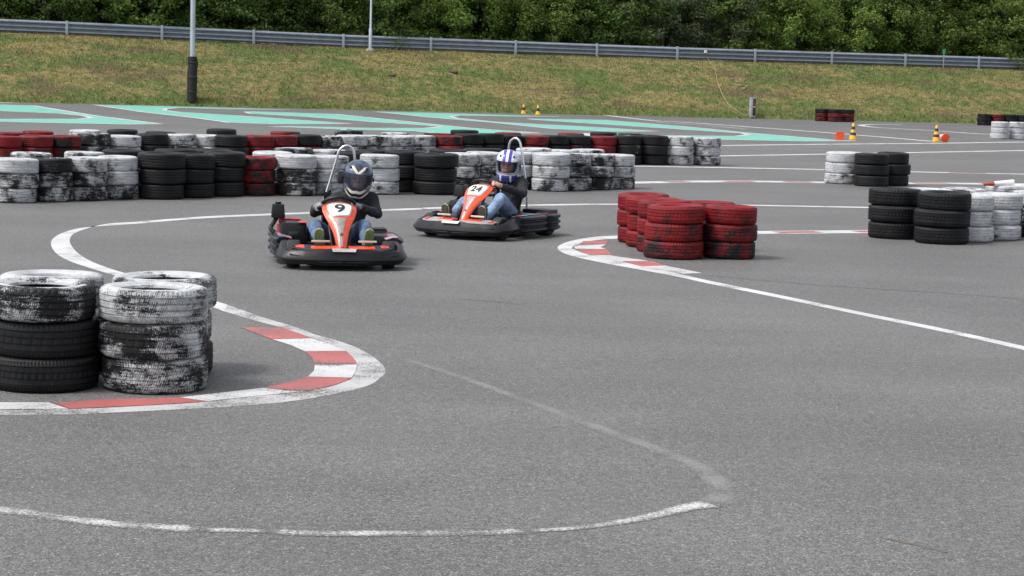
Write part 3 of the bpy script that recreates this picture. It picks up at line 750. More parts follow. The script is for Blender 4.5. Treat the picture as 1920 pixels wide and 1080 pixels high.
for s in STACKS:
    z = 0.0; s['tops'] = 0
    for lv, cc in enumerate(s['cols'][::-1]):
        key = cc[0]; amt = int(cc[1:] or 0)
        me = get_tyre(s['hi'], key, random.randrange(3) if s['hi'] else 0)
        o = bpy.data.objects.new('tyre', me); COL.objects.link(o)
        f = s['r']/0.32*random.uniform(0.955, 1.015); h = s['th']*random.uniform(0.97, 1.03)
        o.scale = (f, f, h/0.20)
        j = 0.02 if lv else 0.004
        o.location = (s['x']+random.uniform(-j, j), s['y']+random.uniform(-j, j), z+h/2)
        tl = R(1.1) if lv else 0
        o.rotation_euler = (random.uniform(-tl, tl), random.uniform(-tl, tl), random.uniform(0, 6.28))
        z += h-0.002
        o.color = ((0.216 if s['cl'] != 'A' else 0.226) + 0.0315*amt, 0, 0, 1)
        lvl = ('bottom', 'middle', 'top')[lv]
        colr = {'B': 'black', 'W': 'whitewashed' if amt >= 8 else ('scuffed white' if amt >= 5 else ('mostly black' if amt <= 1 else 'half-white')), 'R': 'red' if amt >= 6 else 'dark red'}[key]
        if s['cl'] == 'C': lab = f"{colr} tyre, {lvl} of {ORD[s['ord']]} front stack from the near tyre wall's open end"
        elif s['cl'] == 'D': lab = f"{colr} tyre, {lvl} of {ORD[s['ord']]} front stack from the far tyre wall's open end"
        elif s['cl'] == 'C2': lab = f"{colr} tyre, {lvl} of {ORD[s['ord']]} second-row stack from the near tyre wall's open end"
        elif s['cl'] == 'D2': lab = f"{colr} tyre, {lvl} of {ORD[s['ord']]} second-row stack from the far tyre wall's open end"
        else: lab = f"{colr} tyre, {lvl} of {s['ph']}"
        tag(o, lab, 'tyre', GRP[s['cl']])
    s['top'] = z

# ------------------------------------------------------------------ lamp posts, cones, pedestal, marker
M_FOAM = mat_simple('black_foam_sleeve', (0.008, 0.009, 0.011), 0.75, 0, 0.3, 4, 0.4, 9)
M_POLE = mat_simple('lamp_pole_steel', (0.42, 0.47, 0.53), 0.4, 0.5, 0.1, 2)
M_CONC = mat_simple('concrete_footing', (0.22, 0.21, 0.18), 0.9, 0, 0.2, 6, 0.4, 30)
M_YEL = mat_simple('cone_yellow', (0.72, 0.42, 0.035), 0.5, 0, 0.1, 10)
M_BLK = mat_simple('cone_black', (0.020, 0.020, 0.022), 0.55, 0, 0.2, 10)
M_ORG = mat_simple('cone_orange', (0.80, 0.075, 0.02), 0.45, 0, 0.08, 10)
M_RUST = mat_simple('cone_faded_red', (0.30, 0.06, 0.035), 0.6, 0, 0.2, 12)
M_WHT = mat_simple('cone_white', (0.72, 0.72, 0.72), 0.5, 0, 0.08, 10)
def bank_hit(px, py):
    dr = ray(px, py)
    for k in range(6000):
        qq = Vector((0, 0, CAMH)) + dr*(75+k*0.008); dn = (qq-p0).dot(BN); tt = (qq-p0).dot(BD)
        if dn > 0 and qq.z < bank_z(tt, dn): return qq
lp = empty('lamp_post', bank_hit(360, 190)); lp.location.z -= 0.03
tag(lp, 'tall grey lamp post wrapped at its foot in a black padded sleeve', 'lamp post')
lathe_obj('pole', [(0.0, 0), (0.125, 0), (0.12, 3), (0.105, 6), (0.09, 9.5), (0.0, 9.5)], 20, M_POLE, lp)
rows = []
for k in range(19):
    z = 2.0*k/18; rows.append([((0.218+0.006*math.sin(k*1.7+a*2)+0.012*mnoise.noise(Vector((k*0.4, a, 0)))-(0.03 if k in (0, 18) else 0))*math.cos(a) + (0.02 if 13 < k < 17 else 0), (0.215)*math.sin(a), z) for a in [2*math.pi*i/20 for i in range(20)]])
loft('padded_sleeve', rows, M_FOAM, lp, closed=True, cap=True, sharp=60)
for z in (0.45, 1.1, 1.75):
    lathe_obj('strap', [(0.222, z-0.025), (0.238, z-0.02), (0.238, z+0.02), (0.222, z+0.025)], 24, M_BLK, lp)
arm = tube('lamp_arm', smooth_path([(0, 0, 9.3), (0.3, 0, 9.9), (1.2, 0, 10.1)], 5), 0.04, M_POLE, lp)
box('lamp_head', (1.5, 0, 10.1), (0.75, 0.28, 0.12), M_POLE, lp, 0.03)
tq, q = on_line(694, RAILD-0.5)
lp2 = empty('lamp_post', (q.x, q.y, bank_z(tq, RAILD-0.5)-0.02))
tag(lp2, 'slim grey lamp post standing in front of the guard rail', 'lamp post')
lathe_obj('pole', [(0.0, 0), (0.085, 0), (0.085, 1.05), (0.055, 1.12), (0.05, 5), (0.04, 7.5), (0, 7.5)], 16, M_POLE, lp2)
rows = [[(r*math.cos(a)*(1+0.2*math.sin(a*3)), r*math.sin(a), z) for a in [2*math.pi*i/14 for i in range(14)]] for r, z in ((0.26, -0.1), (0.24, 0.05), (0.15, 0.13), (0.05, 0.16))]
loft('footing', rows, M_CONC, lp2, closed=True, cap=True)
box('lamp_head', (0, -0.2, 7.5), (0.2, 0.6, 0.1), M_POLE, lp2, 0.03)

def cone(name, label, group, loc, H, bands, base_mat, rb=0.14, rt=0.03, base=0.19, rot=None):
    r = empty(name, loc); tag(r, label, 'traffic cone', group)
    if rot: r.rotation_euler = rot
    bv = [(base*x, base*y) for x, y in ((-1, -0.75), (-0.75, -1), (0.75, -1), (1, -0.75), (1, 0.75), (0.75, 1), (-0.75, 1), (-1, 0.75))]
    prism('base', bv, 0, 0.035, base_mat, r, 0.006)
    z0 = 0.034
    for zt, m in bands:
        z1 = z0 + 0.0; zt_ = zt*H
        def rad(z): return rb + (rt-rb)*((z-0.03)/(H-0.03))
        o = lathe_obj('band', [(rad(z0), z0), (rad(zt_), zt_)] + ([(rad(zt_)*0.7, zt_+0.012), (0, zt_+0.012)] if zt >= 1 else []), 24, m, r)
        z0 = zt_
    return r
yb = [(0.30, M_YEL), (0.47, M_BLK), (0.64, M_YEL), (0.83, M_BLK), (1.0, M_YEL)]
cone('traffic_cone', 'yellow and black cone beside the orange cone lying open end forward', 'yellow and black banded cones', G(1599, 263), 0.54, yb, M_YEL, 0.125, 0.03, 0.115)
cone('traffic_cone', 'yellow and black cone touching a toppled orange cone with a white band', 'yellow and black banded cones', G(1755, 266.5), 0.54, yb, M_YEL, 0.125, 0.03, 0.115)
yb2 = [(0.38, M_YEL), (0.72, M_BLK), (1.0, M_YEL)]
cone('traffic_cone', 'small yellow cone on the teal wave, the one nearer the padded lamp post', 'small cones at the grass edge', G(981.5, 213.4), 0.42, yb2, M_YEL, 0.11, 0.03, 0.13)
cone('traffic_cone', 'small yellow cone on the teal wave, the one nearer the grey pedestal', 'small cones at the grass edge', G(1008.5, 215.2), 0.42, yb2, M_YEL, 0.11, 0.03, 0.13)
ob = [(0.35, M_ORG), (0.7, M_WHT), (1.0, M_ORG)]
p = G(1575, 263.0); cone('traffic_cone', 'orange cone lying on its side with its square base towards the track', 'toppled orange cones', (p.x, p.y, 0.135), 0.40, ob, M_ORG, 0.115, 0.03, 0.135, (R(-86), 0, R(8)))
p = G(1773, 267.0); cone('traffic_cone', 'toppled orange cone with a white band pointing at the yellow cone', 'toppled orange cones', (p.x, p.y, 0.135), 0.40, ob, M_ORG, 0.115, 0.03, 0.135, (R(-66), R(-62), 0))
fs = [s for s in STACKS if s['ph'] == 'white stack under the fallen cone'][0]
kq = G(1868, 361, 0.60); 
cone('traffic_cone', 'faded red and white cone lying on top of the white tyre stacks', None, (fs['x']-0.02, fs['y']-0.16, fs['top']+0.032), 0.40, [(0.3, M_WHT), (0.68, M_WHT), (1.0, M_RUST)], M_WHT, 0.045, 0.024, 0.045, (0, R(-93), R(8)))

M_BOXG = mat_simple('pedestal_grey', (0.36, 0.37, 0.38), 0.5, 0.1, 0.1, 5)
M_DARKP = mat_simple('pedestal_panel', (0.03, 0.03, 0.034), 0.4, 0, 0.2, 8)
M_CABLE = mat_simple('yellow_cable', (0.40, 0.35, 0.17), 0.6)
b0 = bank_hit(1410.5, 218.5)
ped = empty('power_pedestal', (b0.x, b0.y, b0.z-0.04), R(18)); tag(ped, 'grey power pedestal with a dark socket panel at the foot of the bank', 'pedestal')
box('housing', (0, 0, 0.46), (0.26, 0.22, 0.92), M_BOXG, ped, 0.012)
box('cap', (0, 0, 0.935), (0.29, 0.25, 0.03), M_BOXG, ped, 0.008)
box('socket_panel', (0.035, -0.112, 0.48), (0.15, 0.012, 0.80), M_DARKP, ped, 0.004)
M_STK = mat_simple('sticker_pale', (0.55, 0.52, 0.52), 0.5); M_STR = mat_simple('sticker_red', (0.25, 0.06, 0.06), 0.5)
box('sticker', (0.035, -0.122, 0.50), (0.10, 0.008, 0.06), M_STK, ped, 0.002)
box('sticker', (0.035, -0.122, 0.64), (0.10, 0.008, 0.10), M_STR, ped, 0.002)
box('handle', (-0.125, -0.06, 0.48), (0.03, 0.04, 0.05), M_DARKP, ped, 0.004)
cpts = []
for px, py in ((1323, 99), (1327, 111), (1333, 120), (1341, 132), (1343, 143), (1345, 154), (1350, 167), (1357, 183), (1368, 199), (1382, 208), (1393, 216), (1400, 217), (1404, 213)):
    best = None
    dr = ray(px, py)
    for k in range(4000):
        qq = Vector((0, 0, CAMH)) + dr*(80+k*0.008)
        dn = (qq-p0).dot(BN); tt = (qq-p0).dot(BD)
        if dn > 0 and qq.z < bank_z(tt, dn)+0.03: best = qq; break
        if dn > RAILD-0.13: best = qq; break
    cpts.append(best + Vector((0, 0, 0.03)))
tag(tube('cable', smooth_path(cpts, 4), 0.0105, M_CABLE, n=6), 'yellow cable trailing down the bank from the rail to the grey pedestal', 'cable')
jb = cpts[0]; j = box('junction_box', (0, 0, 0), (0.13, 0.09, 0.13), M_WHT, None, 0.01); j.location = jb + Vector((0, 0, 0.02)); j.rotation_euler = (0, 0, math.atan2(BD.y, BD.x))
tag(j, 'small white junction box fixed to the guard rail above the yellow cable', 'junction box')
tq, q = on_line(1770, RAILD-0.25)
mk = empty('marker_sign', (q.x, q.y, bank_z(tq, RAILD-0.25)-0.05)); tag(mk, 'small green marker plate on a thin stake before the guard rail', 'sign')
M_GRN = mat_simple('marker_green', (0.02, 0.22, 0.12), 0.5); M_STAKE = mat_simple('stake_wood', (0.28, 0.26, 0.23), 0.8)
box('stake', (0, 0, 0.42), (0.05, 0.04, 0.95), M_STAKE, mk, 0.005)
prism('plate', [(-0.09, -0.03), (0.07, -0.03), (0.09, 0.02), (-0.07, 0.02)], 0.82, 1.06, M_GRN, mk, 0.004)
random.seed(9)
for px, py, sz in ((1373, 148, 0.07), (1386, 160, 0.10), (1395, 166, 0.075), (850, 135, 0.16), (735, 141, 0.12)):
    dr = ray(px, py); best = None
    for k in range(4000):
        qq = Vector((0, 0, CAMH)) + dr*(80+k*0.008); dn = (qq-p0).dot(BN); tt = (qq-p0).dot(BD)
        if dn > 0 and qq.z < bank_z(tt, dn)+0.02: best = qq; break
    bm = bmesh.new(); bmesh.ops.create_icosphere(bm, subdivisions=2, radius=1)
    for v in bm.verts: v.co = Vector((v.co.x*sz*1.5, v.co.y*sz, v.co.z*sz*0.6))*(1+0.35*mnoise.noise(v.co*1.6+Vector((px, 0, 0))))
    me = bpy.data.meshes.new('stone'); bm.to_mesh(me); bm.free()
    o = link('stone', me, M_CONC if px > 1000 else M_BARK); o.location = best
    tag(o, {1373: 'pale stone lying highest of three on the bank above the pedestal', 1386: 'largest of three pale stones on the bank above the pedestal', 1395: 'pale stone lying lowest of three on the bank above the pedestal', 850: 'larger dark clod of earth on the bank below the guard rail', 735: 'smaller dark clod of earth below the slim lamp post'}[px], 'stone' if px > 1000 else 'clod', 'pale stones on the bank' if px > 1000 else 'dark clods on the bank')

# ------------------------------------------------------------------ karts
def mat_plastic(name, rgb, scuff):
    t = NT(name); oc = t.objc()
    f = t.ramp(t.noise(oc, 7, 4, 0.6), 0.3, 0.7, 0.75, 1.25)
    c = t.mix(1.0, rgb, t.n('ShaderNodeCombineColor', {0: f, 1: f, 2: f}).outputs[0], 'MULTIPLY')
    sc = t.math('MULTIPLY', t.ramp(t.noise(t.scale(oc, (6, 6, 60)), 1.0, 5, 0.75), 0.56, 0.70), t.ramp(t.noise(oc, 4, 2), 0.42, 0.62))
    c = t.mix(t.math('MULTIPLY', sc, 0.8), c, scuff)
    t.set(Base_Color=c, Roughness=t.math('ADD', 0.38, t.math('MULTIPLY', sc, 0.35))); t.b.inputs['Specular IOR Level'].default_value = 0.35
    t.bump(t.noise(oc, 45, 3), 0.12, 0.01); return t.m
M_PLAS = mat_plastic('kart_black_plastic', (0.0065, 0.0072, 0.0092), (0.045, 0.05, 0.06))
M_RIB = mat_plastic('kart_ribbed_bumper', (0.012, 0.016, 0.024), (0.07, 0.085, 0.115))
M_ORANGE = mat_simple('kart_orange', (0.70, 0.07, 0.018), 0.32, 0, 0.2, 9, coat=0.4)
M_SILV = mat_simple('kart_silver_trim', (0.42, 0.41, 0.40), 0.4, 0.3, 0.15, 12)
M_SPINE = mat_simple('kart_spine_grey', (0.27, 0.25, 0.24), 0.4, 0.2, 0.2, 14)
M_PLATE = mat_simple('number_plate_white', (0.74, 0.74, 0.73), 0.4, 0, 0.04, 6)
M_INK = mat_simple('number_black', (0.018, 0.018, 0.02), 0.5)
M_CHROME = mat_simple('tube_bright', (0.62, 0.66, 0.72), 0.25, 0.85, 0.08, 5)
M_FRAME = mat_simple('frame_dark', (0.03, 0.03, 0.033), 0.4, 0.3, 0.2, 6)
M_ENG = mat_simple('engine_red', (0.42, 0.035, 0.05), 0.45, 0, 0.25, 14)
M_RUB = mat_simple('kart_tyre_rubber', (0.014, 0.014, 0.015), 0.7, 0, 0.25, 12, 0.3, 60)
M_SEAT = mat_simple('seat_black', (0.016, 0.016, 0.018), 0.5, 0, 0.2, 6)
M_PEDAL = mat_simple('pedal_bar', (0.62, 0.55, 0.45), 0.4, 0.3, 0.1, 8)
def mat_decal():
    t = NT('kart_side_decal'); oc = t.objc()
    v = t.noise(t.scale(oc, (5, 9, 1)), 1.0, 3, 0.6); w_ = t.noise(t.scale(oc, (9, 6, 1)), 1.0, 2)
    c = t.mix(t.ramp(v, 0.46, 0.50), (0.48, 0.05, 0.06), (0.13, 0.19, 0.31))
    c = t.mix(t.ramp(w_, 0.58, 0.62), c, (0.40, 0.42, 0.46))
    t.set(Base_Color=c, Roughness=0.4); return t.m
M_DECAL = mat_decal()
M_REDSTRIP = mat_simple('kart_red_strip', (0.55, 0.05, 0.045), 0.4, 0, 0.25, 9)

def sweep(name, path, profile_fn, mat, parent, sub=5, cap=True):
    c = smooth_path([(p[0], p[1], 0) for p in path], sub); rows = []; n = len(c)
    for i, p in enumerate(c):
        d = (c[min(i+1, n-1)]-c[max(i-1, 0)]).normalized(); o = Vector((d.y, -d.x, 0))
        rows.append([p + o*a + Vector((0, 0, z)) for a, z in profile_fn(i/(n-1))])
    return loft(name, rows, mat, parent, closed=True, cap=cap, sharp=50)

NAS = [(-0.05, .635, .130, .048, .020), (0.0, .622, .150, .050, .024), (.2, .548, .245, .056, .030), (.4, .466, .335, .076, .036), (.55, .392, .410, .108, .040), (.7, .316, .475, .146, .042), (.82, .252, .522, .165, .042), (.92, .194, .556, .162, .038), (.98, .150, .574, .132, .03), (1.02, .115, .576, .085, .02)]
def nas(t, u, off=0.0):
    """point of the front fairing: t from foot to top, u from -1 to 1 across"""
    ts = [q[0] for q in NAS]
    x, z, wdt, bul = (float(np.interp(t, ts, [q[k] for q in NAS])) for k in (1, 2, 3, 4))
    e = 0.03; x2, z2 = (float(np.interp(t+e, ts, [q[k] for q in NAS])) for k in (1, 2)); x1, z1 = (float(np.interp(t-e, ts, [q[k] for q in NAS])) for k in (1, 2))
    d = Vector((x2-x1, 0, z2-z1)).normalized(); nrm = Vector((d.z, 0, -d.x))
    if nrm.x < 0: nrm = -nrm
    b = bul*(1-abs(u)**2.4)
    return Vector((x, wdt*u, z)) + nrm*(b+off)
def nas_patch(name, t0, t1, ufn, off, mat, parent, nt2=24, nu=10):
    rows = []
    for i in range(nt2+1):
        t = t0+(t1-t0)*i/nt2; a, b = ufn((t-t0)/(t1-t0), t)
        top = [nas(t, a+(b-a)*j/nu, off) for j in range(nu+1)]
        rows.append(top + [nas(t, a+(b-a)*j/nu, off-0.012) for j in range(nu, -1, -1)])
    return loft(name, rows, mat, parent, closed=True, cap=True, sharp=50)

def build_kart(num, label, loc, rz, hoop_lean=0.0):
    K = empty('go_kart', loc, rz); tag(K, label, 'go-kart', 'racing go-karts')
    # floor and frame
    prism('floor_pan', [(-.62, -.30), (.1, -.34), (.72, -.30), (.80, -.18), (.80, .18), (.72, .30), (.1, .34), (-.62, .30)], .045, .06, M_FRAME, K, .003)
    for s in (-1, 1):
        tube('frame_tube', smooth_path([(-.72, .33*s, .085), (-.2, .36*s, .085), (.3, .34*s, .085), (.78, .22*s, .085)], 5), .016, M_FRAME, K, 8)
    tube('rear_axle', [(-.50, -.46, .14), (-.50, .46, .14)], .02, M_FRAME, K, 10)
    tube('front_axle', [(.52, -.40, .13), (.52, .40, .13)], .016, M_FRAME, K, 8)
    # wheels
    for x, y, r, w_ in ((.52, -.45, .13, .13), (.52, .45, .13, .13), (-.50, -.46, .14, .19), (-.50, .46, .14, .19)):
        W_ = empty('wheel', (0, 0, 0)); W_.parent = K; W_.location = (x, y, r); W_.rotation_euler = (R(90), 0, R(-9) if x > 0 else 0)
        pr = [(r*.52, -w_*.42), (r*.75, -w_*.5), (r*.93, -w_*.46), (r, -w_*.34), (r, w_*.34), (r*.93, w_*.46), (r*.75, w_*.5), (r*.52, w_*.42), (r*.6, 0)]
        lathe_obj('tyre', pr, 32, M_RUB, W_, True)
        lathe_obj('rim', [(.02, -w_*.2), (r*.3, -w_*.25), (r*.55, -w_*.40), (r*.55, w_*.40), (r*.3, w_*.25), (.02, w_*.2)], 24, M_CHROME, W_, True)
    # front bumper
    fpath = [(.36, -.585), (.50, -.605), (.62, -.600), (.715, -.565), (.785, -.465), (.855, -.25), (.87, -.10), (.87, .10), (.855, .25), (.785, .465), (.715, .565), (.62, .600), (.50, .605), (.36, .585)]
    def fprof(u):
        a = abs(u-.5)*2
        top = .208 - .028*max(0, min(1, (a-.05)/.45)) + .065*max(0, (a-.6)/.4)
        bot = .052 + .03*max(0, (a-.45)/.55)
        m = (top+bot)/2
        return [(-.13, top-.03), (-.075, top), (-.04, top-.001), (-.022, top-.014), (.014, bot+.062), (.016, bot+.050), (.006, bot+.040), (-.020, bot+.006), (-.05, bot), (-.13, bot+.005)]
    fb = sweep('front_bumper', fpath, fprof, M_PLAS, K, 6); fb.data.set_sharp_from_angle(angle=R(24))
    # pressed outline and badge
    rows = [[Vector((.855, y, .212)), Vector((.884, y*0.92, .184)), Vector((.872, y*0.92, .180)), Vector((.845, y, .206))] for y in (-.115, -.06, 0, .06, .115)]
    loft('badge', rows, M_SILV, fb, closed=True, cap=True)
    for s in (-1, 1):
        tube('moulded_groove', smooth_path([(.878, .02*s, .085), (.865, .2*s, .085), (.825, .36*s, .12), (.768, .5*s, .15)], 4), .006, M_RIB, fb, 6)
    # side pods with three ribs, and the rear guard
    def rprof(u):
        p_ = [(-.20, .175), (-.15, .235), (-.045, .262)]
        for k in range(3):
            zt = .262 - .064*k
            p_ += [(-.012, zt-.004), (.014, zt-.018), (.014, zt-.042), (-.012, zt-.058)]
        return p_ + [(-.05, .062), (-.16, .065)]
    for s in (-1, 1):
        sp = [(.30, .585*s), (.22, .61*s), (.05, .625*s), (-.15, .625*s), (-.25, .615*s), (-.30, .59*s)]
        if s < 0: sp = sp[::-1]
        pod = sweep('side_pod', sp, rprof, M_RIB, K, 5)
        rp = [(-.325, .59*s), (-.38, .62*s), (-.50, .625*s), (-.62, .60*s), (-.71, .52*s), (-.755, .38*s), (-.77, .16*s), (-.77, .02*s)]
        if s < 0: rp = rp[::-1]
        sweep('rear_guard', rp, rprof, M_RIB, K, 5)
        # decal on the top of the pod and a red edging
        rows = [[Vector((x, s*(yy), z)) for yy, z in ((.45+.0*x, .252), (.52, .270), (.575, .272))] for x in (.26, .15, .02, -.12, -.25)]
        rows2 = [r_ + [v - Vector((0, 0, .006)) for v in r_[::-1]] for r_ in rows]
        loft('pod_decal', rows2, M_DECAL, pod, closed=True, cap=True)
        rows = [[Vector((x, s*yy, z)) for yy, z in ((.48, .250), (.56, .270))] for x in (-.38, -.48, -.58)]
        loft('red_edging', [r_ + [v - Vector((0, 0, .006)) for v in r_[::-1]] for r_ in rows], M_REDSTRIP, K, closed=True, cap=True)
        # nose wing: silver and orange panel between fairing and bumper
        rows = [[Vector((x0, s*y, z0)), Vector((x1, s*y, z1)), Vector((x1, s*y, z1-.012)), Vector((x0, s*y, z0-.012))] for y, x0, z0, x1, z1 in ((.05, .62, .224, .845, .202), (.2, .60, .224, .83, .198), (.36, .58, .222, .785, .190), (.47, .56, .225, .70, .200))]
        loft('nose_panel', rows, M_PLAS if num == '9' else M_SILV, K, closed=True, cap=True)
        if num == '9': strips = (((.05, .70, .222, .82, .208), (.2, .69, .221, .80, .206), (.30, .68, .219, .77, .206)), ((.36, .62, .224, .72, .206), (.44, .58, .226, .68, .208)))
        else: strips = (((.05, .64, .228, .72, .220), (.2, .62, .228, .71, .218), (.28, .60, .227, .69, .216)), ((.40, .64, .219, .73, .204), (.45, .60, .224, .69, .210)))
        for st_, mm in zip(strips, (M_ORANGE, M_REDSTRIP)):
            rows = [[Vector((x0, s*y, z0)), Vector((x1, s*y, z1)), Vector((x1, s*y, z1-.014)), Vector((x0, s*y, z0-.014))] for y, x0, z0, x1, z1 in st_]
            loft('nose_stripe', rows, mm, K, closed=True, cap=True)
        # pedals
        tube('pedal', [(.60, s*.115, .10), (.625, s*.125, .20), (.63, s*.13, .235)], .008, M_FRAME, K, 8)
        box('pedal_bar', (.662, -.205 if s < 0 else .235, .262), (.014, .175, .020), M_PEDAL, K, .004)
    # fairing with spine, plate and number
    fr = nas_patch('front_fairing', -.05, 1.02, lambda v, t: (-1, 1), 0.0, M_ORANGE, K, 36, 16)
    nas_patch('spine', .08, .60, lambda v, t: (-(.22+.26*v**2), .22+.26*v**2), .006, M_SPINE, fr)
    tube('spine_bolt', [nas(.30, 0, .004), nas(.30, 0, .012)], .012, M_FRAME, fr, 12)
    def rr_(v):
        k = min(v, 1-v)*6
        return (0.60+.10*v)*(1 if k > 1 else math.sqrt(max(0.0, 1-(1-k)**2))*0.35+0.65)
    nas_patch('plate_border', .635, .915, lambda v, t: (-rr_(v)-.07, rr_(v)+.07), .005, M_SILV, fr)
    nas_patch('number_plate', .655, .897, lambda v, t: (-rr_(v), rr_(v)), .009, M_PLATE, fr)
    cu_ = bpy.data.curves.new('number', 'FONT'); cu_.body = num; cu_.size = .155 if len(num) == 1 else .135; cu_.align_x = 'CENTER'; cu_.align_y = 'CENTER'; cu_.extrude = .002; cu_.offset = .0028
    to = bpy.data.objects.new('number', cu_); COL.objects.link(to)
    dg = bpy.context.evaluated_depsgraph_get(); me = bpy.data.meshes.new_from_object(to.evaluated_get(dg)); bpy.data.objects.remove(to)
    # wrap the digits on the plate: curve x -> across, curve y -> up the fairing
    for v in me.vertices:
        u = v.co.x/.16*(1.35 if len(num) == 1 else 1.08); tt = .776 + v.co.y/.66
        v.co = nas(tt, u, .012 + v.co.z)
    me.materials.clear()
    link('number', me, M_INK, fr, smooth=False)
    box('fairing_support', (.34, 0, .18), (.20, .10, .20), M_PLAS, K, .02, (0.6, 1.1))
    for s in (-1, 1): tube('fairing_stay', [(.50, .07*s, .10), (.36, .10*s, .34), (.24, .10*s, .50)], .012, M_FRAME, K, 8)
    # steering
    tilt = Matrix.Rotation(R(-42), 4, 'Y')
    SC = Vector((.095, 0, .555))
    Sw = empty('steering_wheel', (0, 0, 0)); Sw.parent = K
    ring = [SC + tilt.to_3x3() @ Vector((0, 0, 0)) + (tilt.to_3x3() @ Vector((math.cos(a)*.135, math.sin(a)*.165, 0))) for a in [2*math.pi*i/40 for i in range(41)]]
    tube('rim', ring, .017, M_PLAS, Sw, 10)
    for a in (R(90), R(-90), R(180)):
        tube('spoke', [SC, SC + tilt.to_3x3() @ Vector((math.cos(a)*.13, math.sin(a)*.16, 0))], .012, M_FRAME, Sw, 8)
    tube('column', [SC, (.52, 0, .12)], .013, M_FRAME, K, 8)
    # seat
    rows = []
    for i in range(15):
        t = i/14
        x = -.02 - .30*min(1, t/.45) - .13*max(0, (t-.45)/.55); z = .13 - .055*math.sin(min(1, t/.45)*math.pi) + .52*max(0, (t-.42)/.58)**1.1
        hw = .17+.03*math.sin(t*3.14); side = .07+.10*math.sin(min(1, t*1.25)*3.14)
        dirn = Vector((.25, 0, 1)) if t < .45 else Vector((1, 0, .25))
        rows.append([Vector((x, .07, z)) + Vector((0, hw*u, 0)) + dirn*side*max(0, abs(u)-.45)**1.5*2.2 for u in [-1+2*j/12 for j in range(13)]])
    rows = [r_ + [q_ - Vector((.016, 0, .016)) for q_ in r_[::-1]] for r_ in rows]
    loft('seat', rows, M_SEAT, K, closed=True, cap=True)
    # headrest pad and hoop behind the seat
    hp = [(-.60, -.10, .16), (-.62, -.12, .45), (-.60, -.085, .75), (-.575, -.055, .98), (-.565, -.03, 1.07), (-.56, .035, 1.115), (-.56, .095, 1.085), (-.565, .125, .98), (-.58, .15, .75), (-.60, .17, .45), (-.60, .16, .16)]
    tube('roll_hoop', smooth_path([(x, y+hoop_lean*min(1, max(0, z-.35)/.65), z) for x, y, z in hp], 5), .0135, M_CHROME, K, 12)
    tube('hoop_stay', smooth_path([(-.605, -.105+hoop_lean*.38, .60), (-.52, -.04, .56), (-.44, -.02, .50)], 4), .008, M_CHROME, K, 8)
    box('head_pad', (-.555, .045+hoop_lean*.75, .80), (.06, .14, .13), M_SEAT, K, .025)
    # engine side (kart's right)
    EN = empty('engine', (0, 0, 0)); EN.parent = K
    box('cover', (-.12, -.415, .265), (.30, .27, .24), M_PLAS, EN, .03, (.9, .9))
    box('cover_shade_patch', (.032, -.42, .275), (.02, .10, .05), M_INK, EN, .012)  # raised black slab, its colour stands in for shade inside the cover's opening
    box('cover_sticker', (-.02, -.33, .388), (.16, .08, .008), M_REDSTRIP, EN, .003)
    box('block', (-.34, -.44, .23), (.20, .24, .22), M_ENG, EN, .02)
    for k in range(4): box('fin', (-.34, -.44, .355+.014*k), (.19, .21, .006), M_ENG, EN, .001)
    box('air_box', (-.30, -.555, .475), (.15, .135, .135), M_PLAS, EN, .012, (.85, .82))
    tube('air_box_cap', [(-.30, -.555, .54), (-.30, -.555, .562)], .03, M_PLAS, EN, 14)
    tube('intake_hose', smooth_path([(-.30, -.56, .42), (-.27, -.60, .36), (-.22, -.63, .31), (-.20, -.60, .27)], 5), .022, M_RUB, EN, 10)
    tube('exhaust', [(-.42, -.40, .20), (-.60, -.36, .22), (-.72, -.20, .22)], .035, M_CHROME, EN, 12)
    # left side: tank and rear panel
    box('fuel_tank', (-.10, .42, .19), (.34, .22, .16), M_PLAS, K, .03, (.9, .9))
    box('rear_cover', (-.58, .36, .275), (.22, .36, .05), M_RIB, K, .015)
    box('rear_cover', (-.58, -.36, .275), (.22, .30, .05), M_RIB, K, .015)
    return K, SC, tilt.to_3x3()

# ------------------------------------------------------------------ drivers
def mat_cloth(name, rgb, fold=0.5, var=0.3):
    t = NT(name); oc = t.objc()
    f = t.ramp(t.noise(oc, 9, 4, 0.6), 0.3, 0.7, 1-var, 1+var)
    c = t.mix(1.0, rgb, t.n('ShaderNodeCombineColor', {0: f, 1: f, 2: f}).outputs[0], 'MULTIPLY')
    h = t.math('ADD', t.noise(oc, 16, 3, 0.5), t.math('MULTIPLY', t.noise(oc, 220, 2), 0.12))
    t.set(Base_Color=c, Roughness=0.9); t.bump(h, fold, 0.02); return t.m
M_SKIN = mat_simple('skin', (0.48, 0.26, 0.19), 0.5, 0, 0.08, 15)
M_JACK = mat_cloth('dark_jacket', (0.017, 0.019, 0.026), 0.8); M_JEANS = [mat_cloth('jeans_mid_blue', (0.075, 0.125, 0.215)), mat_cloth('jeans_pale_blue', (0.165, 0.245, 0.365))]
M_GLOVE = mat_cloth('grey_glove', (0.20, 0.20, 0.215)); M_SHOE = mat_simple('shoe_dark', (0.03, 0.03, 0.03), 0.7)
M_SOLE = mat_simple('shoe_sole_green', (0.10, 0.15, 0.06), 0.8, 0, 0.2, 20, 0.5, 60); M_SOLED = mat_simple('shoe_sole_dark', (0.05, 0.055, 0.035), 0.8, 0, 0.2, 20)
M_RIM = mat_simple('shoe_edge_pale', (0.42, 0.40, 0.33), 0.7); M_EYE = mat_simple('eye', (0.05, 0.035, 0.03), 0.2)
M_TEAL2 = mat_cloth('teal_cloth', (0.02, 0.16, 0.20)); M_CORD = mat_simple('white_cord', (0.65, 0.65, 0.65), 0.7); M_BLKPAD = mat_simple('helmet_lining', (0.015, 0.015, 0.017), 0.8)
